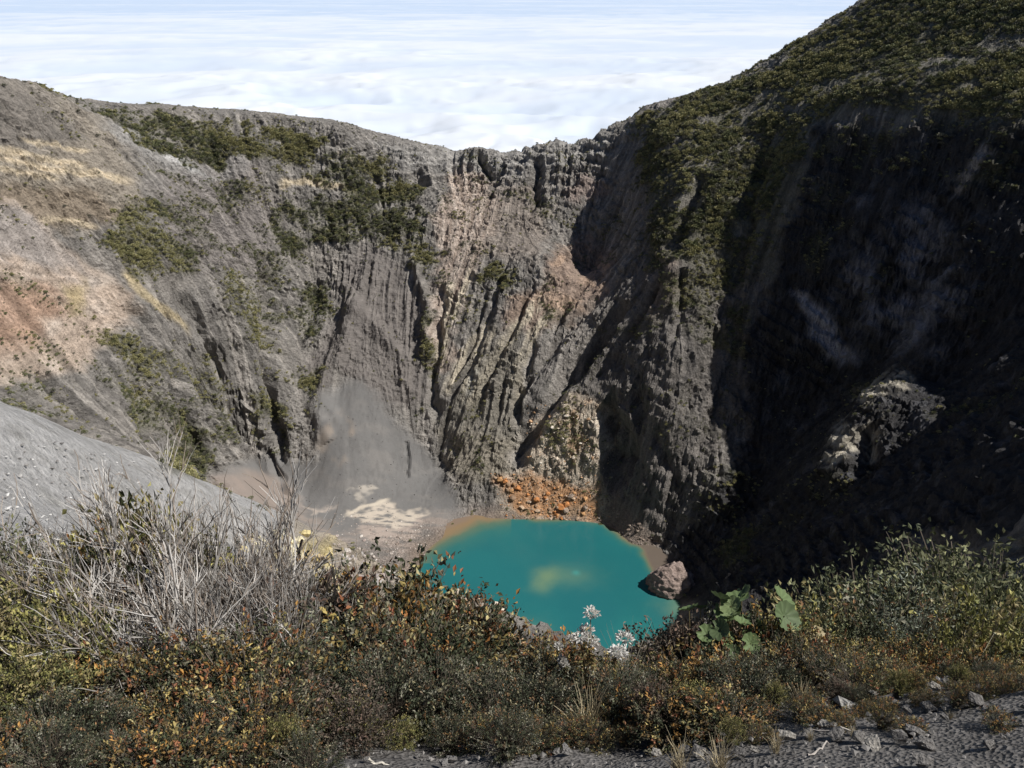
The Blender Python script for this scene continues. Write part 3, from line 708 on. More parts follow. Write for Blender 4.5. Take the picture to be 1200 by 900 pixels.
bushes_in([(562,316),(598,318),(596,338),(572,340)], 8, 1.2, 2.0, 'dark green bush in the small clump high on the middle of the far wall', 'clump of bushes on the far wall', (0, 3))
bushes_in([(845,630),(885,622),(878,650),(850,672)], 9, 1.0, 1.7, 'bush in the lit patch inside the deep shade right of the lake', 'bushes in the shade right of the lake', (1, 4))
bushes_in([(990,462),(1050,440),(1045,455),(1000,480)], 9, 0.9, 1.6, 'bush on top of the sunlit ledge within the shade', 'bushes on the sunlit ledge', (0, 1))
bushes_in([(745,150),(860,95),(1000,10),(1005,18),(870,105),(750,160)], 22, 1.6, 2.6, 'dark bush standing on the rising right skyline', 'bushes along the right skyline', (2, 5))
bushes_in([(380,155),(715,150),(715,156),(560,182),(400,166)], 14, 0.7, 1.2, 'small dark bush on the rim of the far wall', 'bushes along the far rim', (2, 5))

def scrub_mass():
    """the uncountable scrub: one object that scatters the same bush meshes over points"""
    me = bpy.data.meshes.new('hillside_scrub'); me.vertices.add(NS)
    me.vertices.foreach_set('co', np.stack([sx, sy, sz+R*0.05], 1).astype(np.float32).ravel())
    for nm, arr, typ in (('size', R, 'FLOAT'), ('kind_of', KIND.astype(np.float32), 'FLOAT'), ('turn', rng.uniform(0, 6.28, NS), 'FLOAT')):
        a = me.attributes.new(nm, typ, 'POINT'); a.data.foreach_set('value', np.asarray(arr, dtype=np.float32))
    ob = bpy.data.objects.new('hillside_scrub', me); C.objects.link(ob)
    ng = bpy.data.node_groups.new('scatter_scrub', 'GeometryNodeTree')
    ng.interface.new_socket('Geometry', in_out='INPUT', socket_type='NodeSocketGeometry'); ng.interface.new_socket('Geometry', in_out='OUTPUT', socket_type='NodeSocketGeometry')
    N = ng.nodes; L = ng.links; gi = N.new('NodeGroupInput'); go = N.new('NodeGroupOutput'); jn = N.new('GeometryNodeJoinGeometry')
    def attr(nm):
        a = N.new('GeometryNodeInputNamedAttribute'); a.data_type = 'FLOAT'; a.inputs['Name'].default_value = nm; return a.outputs['Attribute']
    size, kindo, turn = attr('size'), attr('kind_of'), attr('turn')
    rot = N.new('ShaderNodeCombineXYZ'); L.new(turn, rot.inputs['Z'])
    for k, bo in SBO.items():
        oi = N.new('GeometryNodeObjectInfo'); oi.transform_space = 'ORIGINAL'; oi.inputs['Object'].default_value = bo; oi.inputs['As Instance'].default_value = True
        cmp_ = N.new('FunctionNodeCompare'); cmp_.data_type = 'FLOAT'; cmp_.operation = 'EQUAL'; L.new(kindo, cmp_.inputs[0]); cmp_.inputs[1].default_value = float(k); cmp_.inputs['Epsilon'].default_value = 0.1
        ip = N.new('GeometryNodeInstanceOnPoints'); L.new(gi.outputs[0], ip.inputs['Points']); L.new(cmp_.outputs[0], ip.inputs['Selection']); L.new(oi.outputs['Geometry'], ip.inputs['Instance'])
        L.new(rot.outputs[0], ip.inputs['Rotation']); L.new(size, ip.inputs['Scale']); L.new(ip.outputs[0], jn.inputs[0])
    L.new(jn.outputs[0], go.inputs[0]); md = ob.modifiers.new('scatter', 'NODES'); md.node_group = ng
    tag(ob, 'low dark green scrub covering the crater walls and rim slopes', 'scrub', kind='stuff')
scrub_mass()

# ---------------------------------------------------------------- rocks
def mat_rock():
    m, t, b = new_mat('boulder_stone', 0.9, 0.2); L = t.links.new
    oi = nn(t, 'ShaderNodeObjectInfo'); tc = nn(t, 'ShaderNodeTexCoord')
    n = nn(t, 'ShaderNodeTexNoise'); n.inputs['Scale'].default_value = 3.0; n.inputs['Detail'].default_value = 6; L(tc.outputs['Object'], n.inputs['Vector'])
    mr = nn(t, 'ShaderNodeMapRange'); mr.inputs[1].default_value = 0.3; mr.inputs[2].default_value = 0.7; mr.inputs[3].default_value = 0.65; mr.inputs[4].default_value = 1.3
    L(n.outputs['Fac'], mr.inputs[0])
    s_ = nn(t, 'ShaderNodeVectorMath', operation='SCALE'); L(oi.outputs['Color'], s_.inputs[0]); L(mr.outputs[0], s_.inputs['Scale']); L(s_.outputs[0], b.inputs['Base Color'])
    bp = nn(t, 'ShaderNodeBump'); bp.inputs['Strength'].default_value = 0.6; bp.inputs['Distance'].default_value = 0.2; L(n.outputs['Fac'], bp.inputs['Height']); L(bp.outputs[0], b.inputs['Normal'])
    return m
M_ROCK = mat_rock()
def rock_mesh(seed, n=22, flat=0.7, rough=0.0):
    r_ = np.random.default_rng(seed); p = r_.standard_normal((n, 3)); p /= np.linalg.norm(p, axis=1, keepdims=True); p *= r_.uniform(0.75, 1, (n, 1)); p[:, 2] *= flat
    bm = bmesh.new()
    for q in p: bm.verts.new(q)
    g = bmesh.ops.convex_hull(bm, input=bm.verts[:]); bmesh.ops.delete(bm, geom=[e for e in g['geom_interior'] if isinstance(e, bmesh.types.BMVert)], context='VERTS')
    me = bpy.data.meshes.new('boulder'); bm.to_mesh(me); bm.free(); me.materials.append(M_ROCK); return me
RM = [rock_mesh(i, 14+i*2, 0.6+0.08*(i % 4)) for i in range(7)]
def rock(px, py, size, col, label, group, ymin=0.0, name='boulder', cat='boulder', lift=0.15):
    g = ground(px, py, ymin)
    if g is None: return
    o = bpy.data.objects.new(name, R_.choice(RM)); C.objects.link(o)
    s_ = size*R_.uniform(0.75, 1.25)
    o.location = (g[0], g[1], g[2]+s_*lift); o.scale = (s_*R_.uniform(0.8, 1.3), s_*R_.uniform(0.8, 1.2), s_*R_.uniform(0.8, 1.1))
    o.rotation_euler = (R_.uniform(-.4, .4), R_.uniform(-.4, .4), R_.uniform(0, 6.28))
    k = R_.uniform(0.75, 1.25); o.color = (col[0]*k, col[1]*k, col[2]*k, 1)
    return tag(o, label, cat, group)
def rocks_in(pg, n, s0, s1, cols, label, group):
    xs_ = [p[0] for p in pg]; ys_ = [p[1] for p in pg]; done = 0; tr = 0
    while done < n and tr < n*20:
        tr += 1; x = R_.uniform(min(xs_), max(xs_)); y = R_.uniform(min(ys_), max(ys_)); ins = False
        for i in range(len(pg)):
            (ax, ay), (bx, by) = pg[i], pg[(i+1) % len(pg)]
            if ((ay > y) != (by > y)) and x < (bx-ax)*(y-ay)/((by-ay) or 1e-9)+ax: ins = not ins
        if not ins: continue
        s_ = s0+(s1-s0)*R_.random()**2.2
        if rock(x, y, s_, R_.choice(cols), label, group, 40): done += 1
ORG = [(0.46, 0.20, 0.075), (0.44, 0.25, 0.12), (0.40, 0.29, 0.20), (0.36, 0.28, 0.22), (0.30, 0.20, 0.13)]
PAL = [(0.54, 0.46, 0.37), (0.44, 0.35, 0.27), (0.60, 0.54, 0.46), (0.46, 0.29, 0.17)]
rocks_in([(578,558),(625,562),(690,572),(700,604),(650,610),(610,602)], 110, 0.8, 2.8, ORG, 'angular orange boulder in the rockfall at the far shore', 'orange boulders at the far shore')
rocks_in([(625,480),(690,490),(705,560),(640,562),(615,545)], 45, 0.6, 2.0, PAL, 'pale boulder on the outcrop above the orange rockfall', 'pale boulders on the outcrop')
rocks_in([(705,575),(735,600),(768,632),(735,630)], 28, 0.5, 1.6, [(0.27, 0.21, 0.17), (0.2, 0.17, 0.15), (0.33, 0.27, 0.22)], 'brown boulder along the right shore of the lake', 'brown boulders on the right shore')
rocks_in([(425,618),(505,616),(480,650),(478,680),(420,690),(385,670)], 50, 0.7, 1.5, [(0.42, 0.37, 0.33), (0.34, 0.28, 0.25), (0.26, 0.21, 0.18), (0.48, 0.44, 0.40)], 'small pinkish boulder scattered on the left shore', 'boulders on the left shore')

def rubble(pg, n, s0, s1, cols, name, label):
    """small stones past counting, one heap"""
    V_, F_, C_ = [], [], []; off = 0; done = 0; tr = 0; xs_ = [p[0] for p in pg]; ys_ = [p[1] for p in pg]
    src = []
    for me in RM[:3]:
        v = np.array([q.co[:] for q in me.vertices]); me.calc_loop_triangles(); src.append((v, np.array([t.vertices[:] for t in me.loop_triangles])))
    while done < n and tr < n*20:
        tr += 1; x = R_.uniform(min(xs_), max(xs_)); y = R_.uniform(min(ys_), max(ys_)); ins = False
        for i in range(len(pg)):
            (ax, ay), (bx, by) = pg[i], pg[(i+1) % len(pg)]
            if ((ay > y) != (by > y)) and x < (bx-ax)*(y-ay)/((by-ay) or 1e-9)+ax: ins = not ins
        if not ins: continue
        g = ground(x, y, 40)
        if g is None: continue
        v, f = src[R_.randrange(3)]; s_ = s0+(s1-s0)*R_.random()**2; th = R_.uniform(0, 6.28); c, s = math.cos(th), math.sin(th)
        q = v*np.array([s_*R_.uniform(.7, 1.3), s_*R_.uniform(.7, 1.3), s_*R_.uniform(.6, 1.1)]); q = np.stack([q[:, 0]*c-q[:, 1]*s, q[:, 0]*s+q[:, 1]*c, q[:, 2]], 1)
        V_.append(q+np.array(g)+np.array((R_.uniform(-.5, .5), 0, 0))); F_.append(f+off); off += len(v); C_.append(np.tile(np.array(R_.choice(cols))*R_.uniform(.7, 1.3), (len(v), 1))); done += 1
    if V_: tag(mesh_np(name, np.concatenate(V_), np.concatenate(F_), M_TWIG, col=np.concatenate(C_)), label, 'rubble', kind='stuff')
rubble([(575,552),(700,565),(712,606),(650,614),(590,606)], 500, 0.3, 0.9, ORG, 'rubble', 'orange rubble between the boulders of the far shore')
rubble([(612,470),(700,475),(720,560),(620,560)], 350, 0.3, 0.8, PAL, 'rubble', 'pale rubble on the outcrop above the orange rockfall')
rubble([(380,600),(520,610),(485,690),(390,700)], 700, 0.2, 0.7, [(0.42, 0.37, 0.33), (0.34, 0.28, 0.25), (0.26, 0.21, 0.18), (0.48, 0.44, 0.40)], 'rubble', 'small pinkish stones strewn over the left shore')
rubble([(700,560),(775,640),(740,640),(700,610)], 250, 0.3, 0.9, [(0.27, 0.21, 0.17), (0.2, 0.17, 0.15)], 'rubble', 'brown rubble at the foot of the dark wall by the lake')

rubble([(0,500),(120,530),(230,565),(335,612),(330,640),(200,650),(0,640)], 1100, 0.06, 0.32, [(0.30, 0.29, 0.275), (0.22, 0.21, 0.2), (0.5, 0.49, 0.47)], 'rubble', 'small stones scattered over the near grey ash slope at the left')
rubble([(375,470),(480,480),(560,590),(500,610),(330,600),(330,550)], 500, 0.15, 0.6, [(0.16, 0.155, 0.15), (0.24, 0.22, 0.2), (0.11, 0.105, 0.1)], 'rubble', 'dark stones on the grey ash fan left of the lake')
YEL = [(0.52, 0.43, 0.22), (0.46, 0.36, 0.18), (0.55, 0.49, 0.33), (0.40, 0.31, 0.17)]
rocks_in([(255,650),(300,630),(385,622),(392,700),(330,712),(250,700)], 40, 1.2, 4.6, YEL, 'yellowish rock of the broken outcrop behind the bleached branches', 'yellowish outcrop rocks')
rocks_in([(395,640),(440,650),(480,685),(400,700)], 24, 0.5, 1.6, [(0.40, 0.37, 0.36), (0.33, 0.29, 0.27), (0.45, 0.42, 0.39)], 'grey pink rock on the slope beside the yellowish outcrop', 'grey pink slope rocks')
for (px, py, s_, c_) in [(528,690,1.1,0),(545,697,1.5,0),(556,705,1.3,1),(538,706,1.4,1),(570,715,1.6,0),(584,728,1.2,1),(592,738,1.0,2),(560,722,1.5,2),(604,752,1.3,2)]:
    rock(px, py+8, s_, [(0.62, 0.52, 0.42), (0.50, 0.34, 0.22), (0.42, 0.26, 0.15)][c_], 'jagged cream and orange rock between the rusty shrubs and the water', 'jagged cream rocks above the lake', 30, lift=0.3)

# the big rock standing in the right corner of the lake, with its small neighbour
def mound(px, py, rx, ry, rz, name, label, seed):
    bm = bmesh.new(); bmesh.ops.create_icosphere(bm, subdivisions=6, radius=1.0)
    v = np.array([q.co[:] for q in bm.verts]); f = np.array([[q.index for q in t.verts] for t in bm.faces]); bm.free()
    k = 1 + 0.16*fbm3(v[:, 0]*1.3+seed, v[:, 1]*1.3, v[:, 2]*1.3, 3) + 0.15*fbm3(v[:, 0]*4+seed, v[:, 1]*4, v[:, 2]*6, 4, 0.65) - 0.10*np.abs(fbm3(v[:, 0]*3+9, v[:, 1]*3, v[:, 2]*3, 2))
    v = v*k[:, None]*np.array((rx, ry, rz))
    hh = v[:, 2]/rz; v[:, :2] *= (1.12-0.25*np.clip(hh, 0, 1))[:, None]; v[:, 2] += 0.5*np.sin(v[:, 2]*2.2+v[:, 0]*0.25)*0.6
    c = np.array((0.30, 0.235, 0.205))*(1+0.35*fbm3(v[:, 0]/2, v[:, 1]/2, v[:, 2]/0.9, 3))[:, None]
    c = np.where((v[:, 2] < 1.2)[:, None], np.array((0.20, 0.135, 0.095)), c)
    p = W(px, py, None, 0.0)
    o = mesh_np(name, v, f, M_TERRAIN, col=c, smooth=True, attrs={'rough': np.full(len(v), 0.7)}); o.location = (p[0], p[1], -0.8)
    tag(o, label, 'rock')
mound(789, 688, 14.5, 10.0, 15.5, 'lake_rock', 'large rounded pinkish brown rock standing in the right corner of the lake', 3)
mound(815, 695, 5.0, 4.0, 7.0, 'lake_rock', 'small brown rock beside the large rounded rock at the lake corner', 8)

# ---------------------------------------------------------------- near ground on the crater rim
def near_h(x, y):
    q = np.clip(y-3, -6, 40)
    b = 3.1 + 0.3*np.sin(x*0.7)
    z = 295.8 - 0.78*q - 0.62*0.6*np.logaddexp(0, (q-b)/0.6)
    z = z + 0.21*np.clip(x-1, 0, 5) - 0.25*np.clip(x-1.5, 0, 5)*sstep(4.6, 7.5, y) + 0.10*np.clip(-x-2, 0, 8)
    return z
nxs = np.arange(-15, 19, 0.1); nys = np.arange(-3, 16.5, 0.1)
NX, NY = np.meshgrid(nxs, nys, indexing='ij')
def near_full(x, y, detail=True):
    r = near_h(x, y)
    if detail:
        r = r + 0.16*fbm2(x/1.4+5, y/1.4, 4) + 0.010*fbm2(x/0.45+0.3*y, y/0.4-0.3*x, 2) - 0.05*np.clip(1-np.abs(fbm2(x/1.1+30, y/0.8, 3))*4, 0, 1)
    return r
NZ = near_full(NX, NY)
edge = np.maximum.reduce([sstep(12.0, 16, NY), sstep(14.5, 19, NX), sstep(11.5, 15, -NX)])
NZ = NZ*(1-edge) + (base_h(NX, NY)-2.0)*edge
gc = np.array((0.115, 0.108, 0.102))*(1+0.35*fbm2(NX/0.5, NY/0.5, 4)+0.2*fbm2(NX/2.5, NY/2.5, 3))[..., None]
gc = gc*(1-0.5*sstep(0.1, 0.5, fbm2(NX/1.2+8, NY/1.2, 4))[..., None]) + np.array((0.20, 0.185, 0.165))*0.5*sstep(0.1, 0.5, fbm2(NX/1.2+8, NY/1.2, 4))[..., None]
def mat_near():
    m, t, b = new_mat('volcanic_gravel', 0.95, 0.15); L = t.links.new
    col = nn(t, 'ShaderNodeVertexColor'); col.layer_name = 'Col'
    g = nn(t, 'ShaderNodeNewGeometry'); n = nn(t, 'ShaderNodeTexNoise'); n.inputs['Scale'].default_value = 22; n.inputs['Detail'].default_value = 6; L(g.outputs['Position'], n.inputs['Vector'])
    v = nn(t, 'ShaderNodeTexVoronoi'); v.inputs['Scale'].default_value = 30; L(g.outputs['Position'], v.inputs['Vector'])
    mr = nn(t, 'ShaderNodeMapRange'); mr.inputs[1].default_value = 0.3; mr.inputs[2].default_value = 0.7; mr.inputs[3].default_value = 0.55; mr.inputs[4].default_value = 1.5; L(n.outputs['Fac'], mr.inputs[0])
    s_ = nn(t, 'ShaderNodeVectorMath', operation='SCALE'); L(col.outputs['Color'], s_.inputs[0]); L(mr.outputs[0], s_.inputs['Scale']); L(s_.outputs[0], b.inputs['Base Color'])
    ad = nn(t, 'ShaderNodeMath', operation='ADD'); L(n.outputs['Fac'], ad.inputs[0]); L(v.outputs['Distance'], ad.inputs[1])
    bp = nn(t, 'ShaderNodeBump'); bp.inputs['Strength'].default_value = 0.8; bp.inputs['Distance'].default_value = 0.03; L(ad.outputs[0], bp.inputs['Height']); L(bp.outputs[0], b.inputs['Normal'])
    return m
n_i, n_j = NX.shape; idx = np.arange(n_i*n_j).reshape(n_i, n_j)
Fn = np.stack([idx[:-1, :-1], idx[1:, :-1], idx[1:, 1:], idx[:-1, 1:]], -1).reshape(-1, 4)
o = mesh_np('rim_ground', np.stack([NX, NY, NZ], -1).reshape(-1, 3), Fn, mat_near(), col=gc.reshape(-1, 3), smooth=True); tag(o, kind='structure')
def gz(x, y):
    i = int(np.clip(round((x-nxs[0])/0.1), 0, len(nxs)-1)); j = int(np.clip(round((y-nys[0])/0.1), 0, len(nys)-1)); return float(NZ[i, j])

# ---------------------------------------------------------------- plant prototypes
def tubes(pts, rad, sides=3):
    """pts (n,k,3), rad (n,k) -> tube meshes of n polylines"""
    n, k, _ = pts.shape
    d = np.gradient(pts, axis=1); d /= np.linalg.norm(d, axis=2, keepdims=True)+1e-9
    ref = np.zeros_like(d); ref[..., 0] = 1; ref[np.abs(d[..., 0]) > 0.8] = (0, 1, 0)
    a = np.cross(d, ref); a /= np.linalg.norm(a, axis=2, keepdims=True)+1e-9; b = np.cross(d, a)
    th = np.arange(sides)*2*PI/sides
    v = pts[:, :, None, :] + rad[:, :, None, None]*(a[:, :, None, :]*np.cos(th)[None, None, :, None] + b[:, :, None, :]*np.sin(th)[None, None, :, None])
    base = (np.arange(n)*k*sides)[:, None, None] + (np.arange(k-1)*sides)[None, :, None] + np.arange(sides)[None, None, :]
    nxt = (np.arange(n)*k*sides)[:, None, None] + (np.arange(k-1)*sides)[None, :, None] + ((np.arange(sides)+1) % sides)[None, None, :]
    f = np.stack([base, nxt, nxt+sides, base+sides], -1).reshape(-1, 4)
    return v.reshape(-1, 3), f
def leafy(seed, h, wd, ntips, per, leafL, pal, wts, tipc, tipw, name, up=0.5, stemc=(0.11, 0.09, 0.07), aspect=0.52, gap=0.5):
    """a shrub: root empty > stems, foliage.  h, wd in metres"""
    global rng
    rng = np.random.default_rng(seed)
    d = rng.standard_normal((ntips*2, 3)); d[:, 2] = np.abs(d[:, 2])*1.1-0.15; d /= np.linalg.norm(d, axis=1, keepdims=True)
    lump = 1+0.34*fbm3(d[:, 0]*2.1+seed, d[:, 1]*2.1, d[:, 2]*2.1+seed, 2)
    keep = fbm3(d[:, 0]*2.6+seed*3, d[:, 1]*2.6, d[:, 2]*2.6, 2) > -gap
    rr = rng.uniform(0.45, 1.0, len(d))**0.6*lump
    tip = np.stack([d[:, 0]*rr*wd/2, d[:, 1]*rr*wd/2, h*0.42 + d[:, 2]*rr*h*0.52], 1)[keep][:ntips]; dd = d[keep][:ntips]
    tip[:, 2] = np.maximum(tip[:, 2], 0.06*h); n = len(tip)
    t = np.linspace(0, 1, 5)[None, :, None]
    b0 = np.stack([rng.normal(0, 0.06*wd, n), rng.normal(0, 0.06*wd, n), np.full(n, -0.08)], 1)
    bend = np.stack([tip[:, 0]*0.35, tip[:, 1]*0.35, tip[:, 2]*0.1], 1)
    pts = b0[:, None]*(1-t) + tip[:, None]*t - np.sin(t*PI)*bend[:, None]*0.6 + rng.normal(0, 0.012*h, (n, 5, 3))*np.sin(t*PI)
    rad = np.linspace(1, 0.35, 5)[None]*rng.uniform(0.003, 0.008, (n, 1))*(0.6+0.5*h)
    root = empty(name)
    v, f = tubes(pts, rad, 3)
    sc = np.array(stemc)*rng.uniform(0.7, 1.4, (n, 1)); sc = np.repeat(sc, 15, 0)
    so_ = mesh_np('stems', v, f, M_TWIG, parent=root, col=sc)
    axis = dd*np.array((1, 1, 0.6)) + np.array((0, 0, up)); axis /= np.linalg.norm(axis, axis=1, keepdims=True)
    s_ = rng.uniform(-0.16, 0.04, (n, per, 1))*(0.5+0.6*h)
    pos = tip[:, None] + axis[:, None]*s_ + rng.normal(0, 0.010*(0.6+h), (n, per, 3))
    ld = axis[:, None]*rng.uniform(0.1, 1.1, (n, per, 1)) + rng.standard_normal((n, per, 3))*0.75
    topk = np.clip(tip[:, 2]/h, 0, 1)[:, None]*np.clip((s_[..., 0]/(0.5+0.6*h)+0.16)/0.2, 0, 1)
    base_t = col_mix(n, pal, wts, 0.3); tipt = col_mix(n, tipc, np.ones(len(tipc)), 0.3); hot = rng.random(n) < tipw
    mixk = np.clip((topk-0.30)*2.8, 0, 1)*hot[:, None]
    cols = base_t[:, None]*(1-mixk[..., None]) + tipt[:, None]*mixk[..., None]; cols = cols*rng.uniform(0.6, 1.4, (n, per, 1))
    LL = leafL*rng.uniform(0.6, 1.25, n*per)
    v, f, c = leaves_mesh(pos.reshape(-1, 3), ld.reshape(-1, 3), LL, LL*aspect, np.clip(cols.reshape(-1, 3), 0.003, 0.8), 0.3)
    fo = mesh_np('foliage', v, f, M_LEAF, parent=root, col=c)
    root['h'] = float(np.percentile(v[:, 2], 99.5)); root['w'] = wd
    return root
DG = [(0.05, 0.06, 0.03), (0.08, 0.09, 0.048), (0.17, 0.16, 0.11), (0.035, 0.042, 0.026)]
rust = leafy(21, 1.0, 1.25, 330, 14, 0.038, DG+[(0.12, 0.075, 0.035)], [3, 3, 2, 2, 1.6], [(0.36, 0.16, 0.05), (0.36, 0.27, 0.10), (0.24, 0.09, 0.05), (0.40, 0.34, 0.17)], 0.42, 'rust_tipped_shrub')
rust2 = leafy(22, 0.8, 1.3, 320, 14, 0.036, DG+[(0.15, 0.10, 0.04)], [3, 3, 2, 2, 2], [(0.36, 0.20, 0.06), (0.40, 0.31, 0.11), (0.42, 0.36, 0.18), (0.26, 0.11, 0.055)], 0.48, 'rust_tipped_shrub')
rust3 = leafy(23, 0.45, 0.8, 180, 13, 0.036, DG+[(0.15, 0.10, 0.04)], [2, 2, 2, 2, 3], [(0.42, 0.23, 0.07), (0.44, 0.35, 0.14), (0.34, 0.15, 0.08)], 0.6, 'low_heath_shrub')
dark = leafy(24, 1.0, 1.3, 330, 14, 0.036, [(0.06, 0.07, 0.04), (0.10, 0.11, 0.065), (0.035, 0.042, 0.028), (0.26, 0.25, 0.19)], [3, 3, 3, 1.4], [(0.26, 0.23, 0.14), (0.28, 0.16, 0.08)], 0.35, 'dark_heath_shrub', gap=0.2)
olive = leafy(25, 1.1, 1.2, 320, 14, 0.044, [(0.16, 0.165, 0.06), (0.21, 0.20, 0.075), (0.09, 0.10, 0.045), (0.26, 0.22, 0.10)], [3, 3, 2, 1], [(0.40, 0.37, 0.13), (0.34, 0.28, 0.14)], 0.7, 'yellow_green_shrub')
green = leafy(26, 1.6, 1.7, 620, 16, 0.044, [(0.09, 0.10, 0.05), (0.13, 0.135, 0.07), (0.06, 0.07, 0.04)], [3, 2, 2], [(0.24, 0.24, 0.12), (0.20, 0.205, 0.11)], 0.6, 'domed_green_bush', up=0.8)
silver = leafy(27, 2.2, 2.3, 620, 14, 0.055, [(0.20, 0.225, 0.165), (0.27, 0.295, 0.235), (0.13, 0.15, 0.10)], [3, 3, 2], [(0.38, 0.41, 0.33), (0.33, 0.36, 0.26)], 0.6, 'silver_green_bush', up=0.3, aspect=0.26)
brown = leafy(28, 1.0, 1.3, 260, 12, 0.046, [(0.13, 0.10, 0.075), (0.10, 0.075, 0.055), (0.06, 0.058, 0.045)], [3, 3, 3], [(0.22, 0.17, 0.13), (0.20, 0.13, 0.10)], 0.5, 'brown_leaved_shrub')

def dead(seed, h, n0=12, fan=0.75, lean=0.0, name='bleached_dead_shrub', n1=9, n2_=7):
    r_ = np.random.default_rng(seed); root = empty(name); V_, F_, K_ = [], [], []; off = 0
    def grow(start, d0, length, k, curl, grav):
        n = len(start); p = np.zeros((n, k, 3)); p[:, 0] = start; d = d0.copy(); D = np.zeros((n, k, 3)); D[:, 0] = d
        for i in range(1, k):
            d = d + r_.normal(0, curl, d.shape) + np.array((0, 0, grav)); d /= np.linalg.norm(d, axis=1, keepdims=True)
            p[:, i] = p[:, i-1] + d*(length/(k-1))[:, None]; D[:, i] = d
        return p, D
    ang = r_.uniform(0, 2*PI, n0); tilt = r_.uniform(0.1, fan, n0)
    d0 = np.stack([np.cos(ang)*np.sin(tilt)+lean, np.sin(ang)*np.sin(tilt)*0.7, np.cos(tilt)], 1); d0 /= np.linalg.norm(d0, axis=1, keepdims=True)
    p0, D0 = grow(np.stack([r_.normal(0, 0.12, n0), r_.normal(0, 0.1, n0), np.full(n0, -0.1)], 1), d0, h*r_.uniform(0.75, 1.1, n0), 9, 0.09, 0.035)
    lev = [(p0, np.linspace(1, 0.35, 9)[None]*r_.uniform(0.010, 0.020, (n0, 1))*(0.65+h/2.8), 4)]
    def children(P_, D_, m, k0, len_, k, rad, curl, spread):
        n, K, _ = P_.shape; ii = np.repeat(np.arange(n), m); tt = r_.uniform(k0, K-1.01, n*m); a = tt.astype(int); fr = (tt-a)[:, None]
        st = P_[ii, a]*(1-fr)+P_[ii, a+1]*fr; d = D_[ii, a] + r_.normal(0, spread*0.75, (n*m, 3)) + np.array((0, 0, 0.2)); d /= np.linalg.norm(d, axis=1, keepdims=True)
        L_ = len_*r_.uniform(0.5, 1.2, n*m)*(1.15-0.45*tt/(K-1)); p, D = grow(st, d, L_, k, curl, 0.03)
        return p, D, np.linspace(1, 0.4, k)[None]*r_.uniform(0.7, 1.3, (n*m, 1))*rad
    p1, D1, r1 = children(p0, D0, n1, 1.5, h*0.42, 6, 0.0075*(0.5+h/3.5), 0.13, 0.38); lev.append((p1, r1, 3))
    p2, D2, r2 = children(p1, D1, n2_, 0.8, h*0.19, 4, 0.0038*(0.6+h/4), 0.16, 0.42); lev.append((p2, r2, 3))
    root['h'] = float(np.percentile(p2[:, -1, 2], 98)); names = ['stems', 'branches', 'twigs']
    for (p, r, s_), nm in zip(lev, names):
        v, f = tubes(p, r, s_); c = np.array((0.54, 0.51, 0.475))*r_.uniform(0.45, 1.25, (len(p), 1)); c[r_.random(len(p)) < 0.35] *= np.array((0.55, 0.48, 0.42))
        mesh_np(nm, v, f, M_TWIG, parent=root, col=np.repeat(c, p.shape[1]*s_, 0))
    root['w'] = h*0.9
    return root
dead1 = dead(31, 2.0, 18, 0.62); dead2 = dead(32, 1.8, 14, 0.45, -0.3); dead3 = dead(33, 1.2, 9, 0.7, 0.1, n1=7, n2_=5)

def tuft(seed, h, n, c0, name='dry_grass_tuft', spread=0.5):
    r_ = np.random.default_rng(seed); root_o = None
    a = r_.uniform(0, 2*PI, n); t = np.linspace(0, 1, 5)[None, :]; L_ = h*r_.uniform(0.5, 1.1, (n, 1)); s_ = r_.uniform(0.1, spread, (n, 1))
    b = r_.normal(0, 0.03, (n, 2)); x = b[:, :1]+np.cos(a)[:, None]*s_*L_*t**1.7; y = b[:, 1:]+np.sin(a)[:, None]*s_*L_*t**1.7; z = L_*(t-0.25*s_*t**2)-0.03
    v, f = tubes(np.stack([x, y, z], -1), np.linspace(1, 0.25, 5)[None]*r_.uniform(0.0022, 0.004, (n, 1)), 3)
    c = np.array(c0)*r_.uniform(0.6, 1.3, (n, 1))
    root = mesh_np(name, v, f, M_TWIG, col=np.repeat(c, 15, 0)); root['h'] = h; root['w'] = h
    return root
grass1 = tuft(41, 0.40, 70, (0.45, 0.38, 0.25)); grass2 = tuft(42, 0.55, 46, (0.38, 0.35, 0.28), spread=0.8)

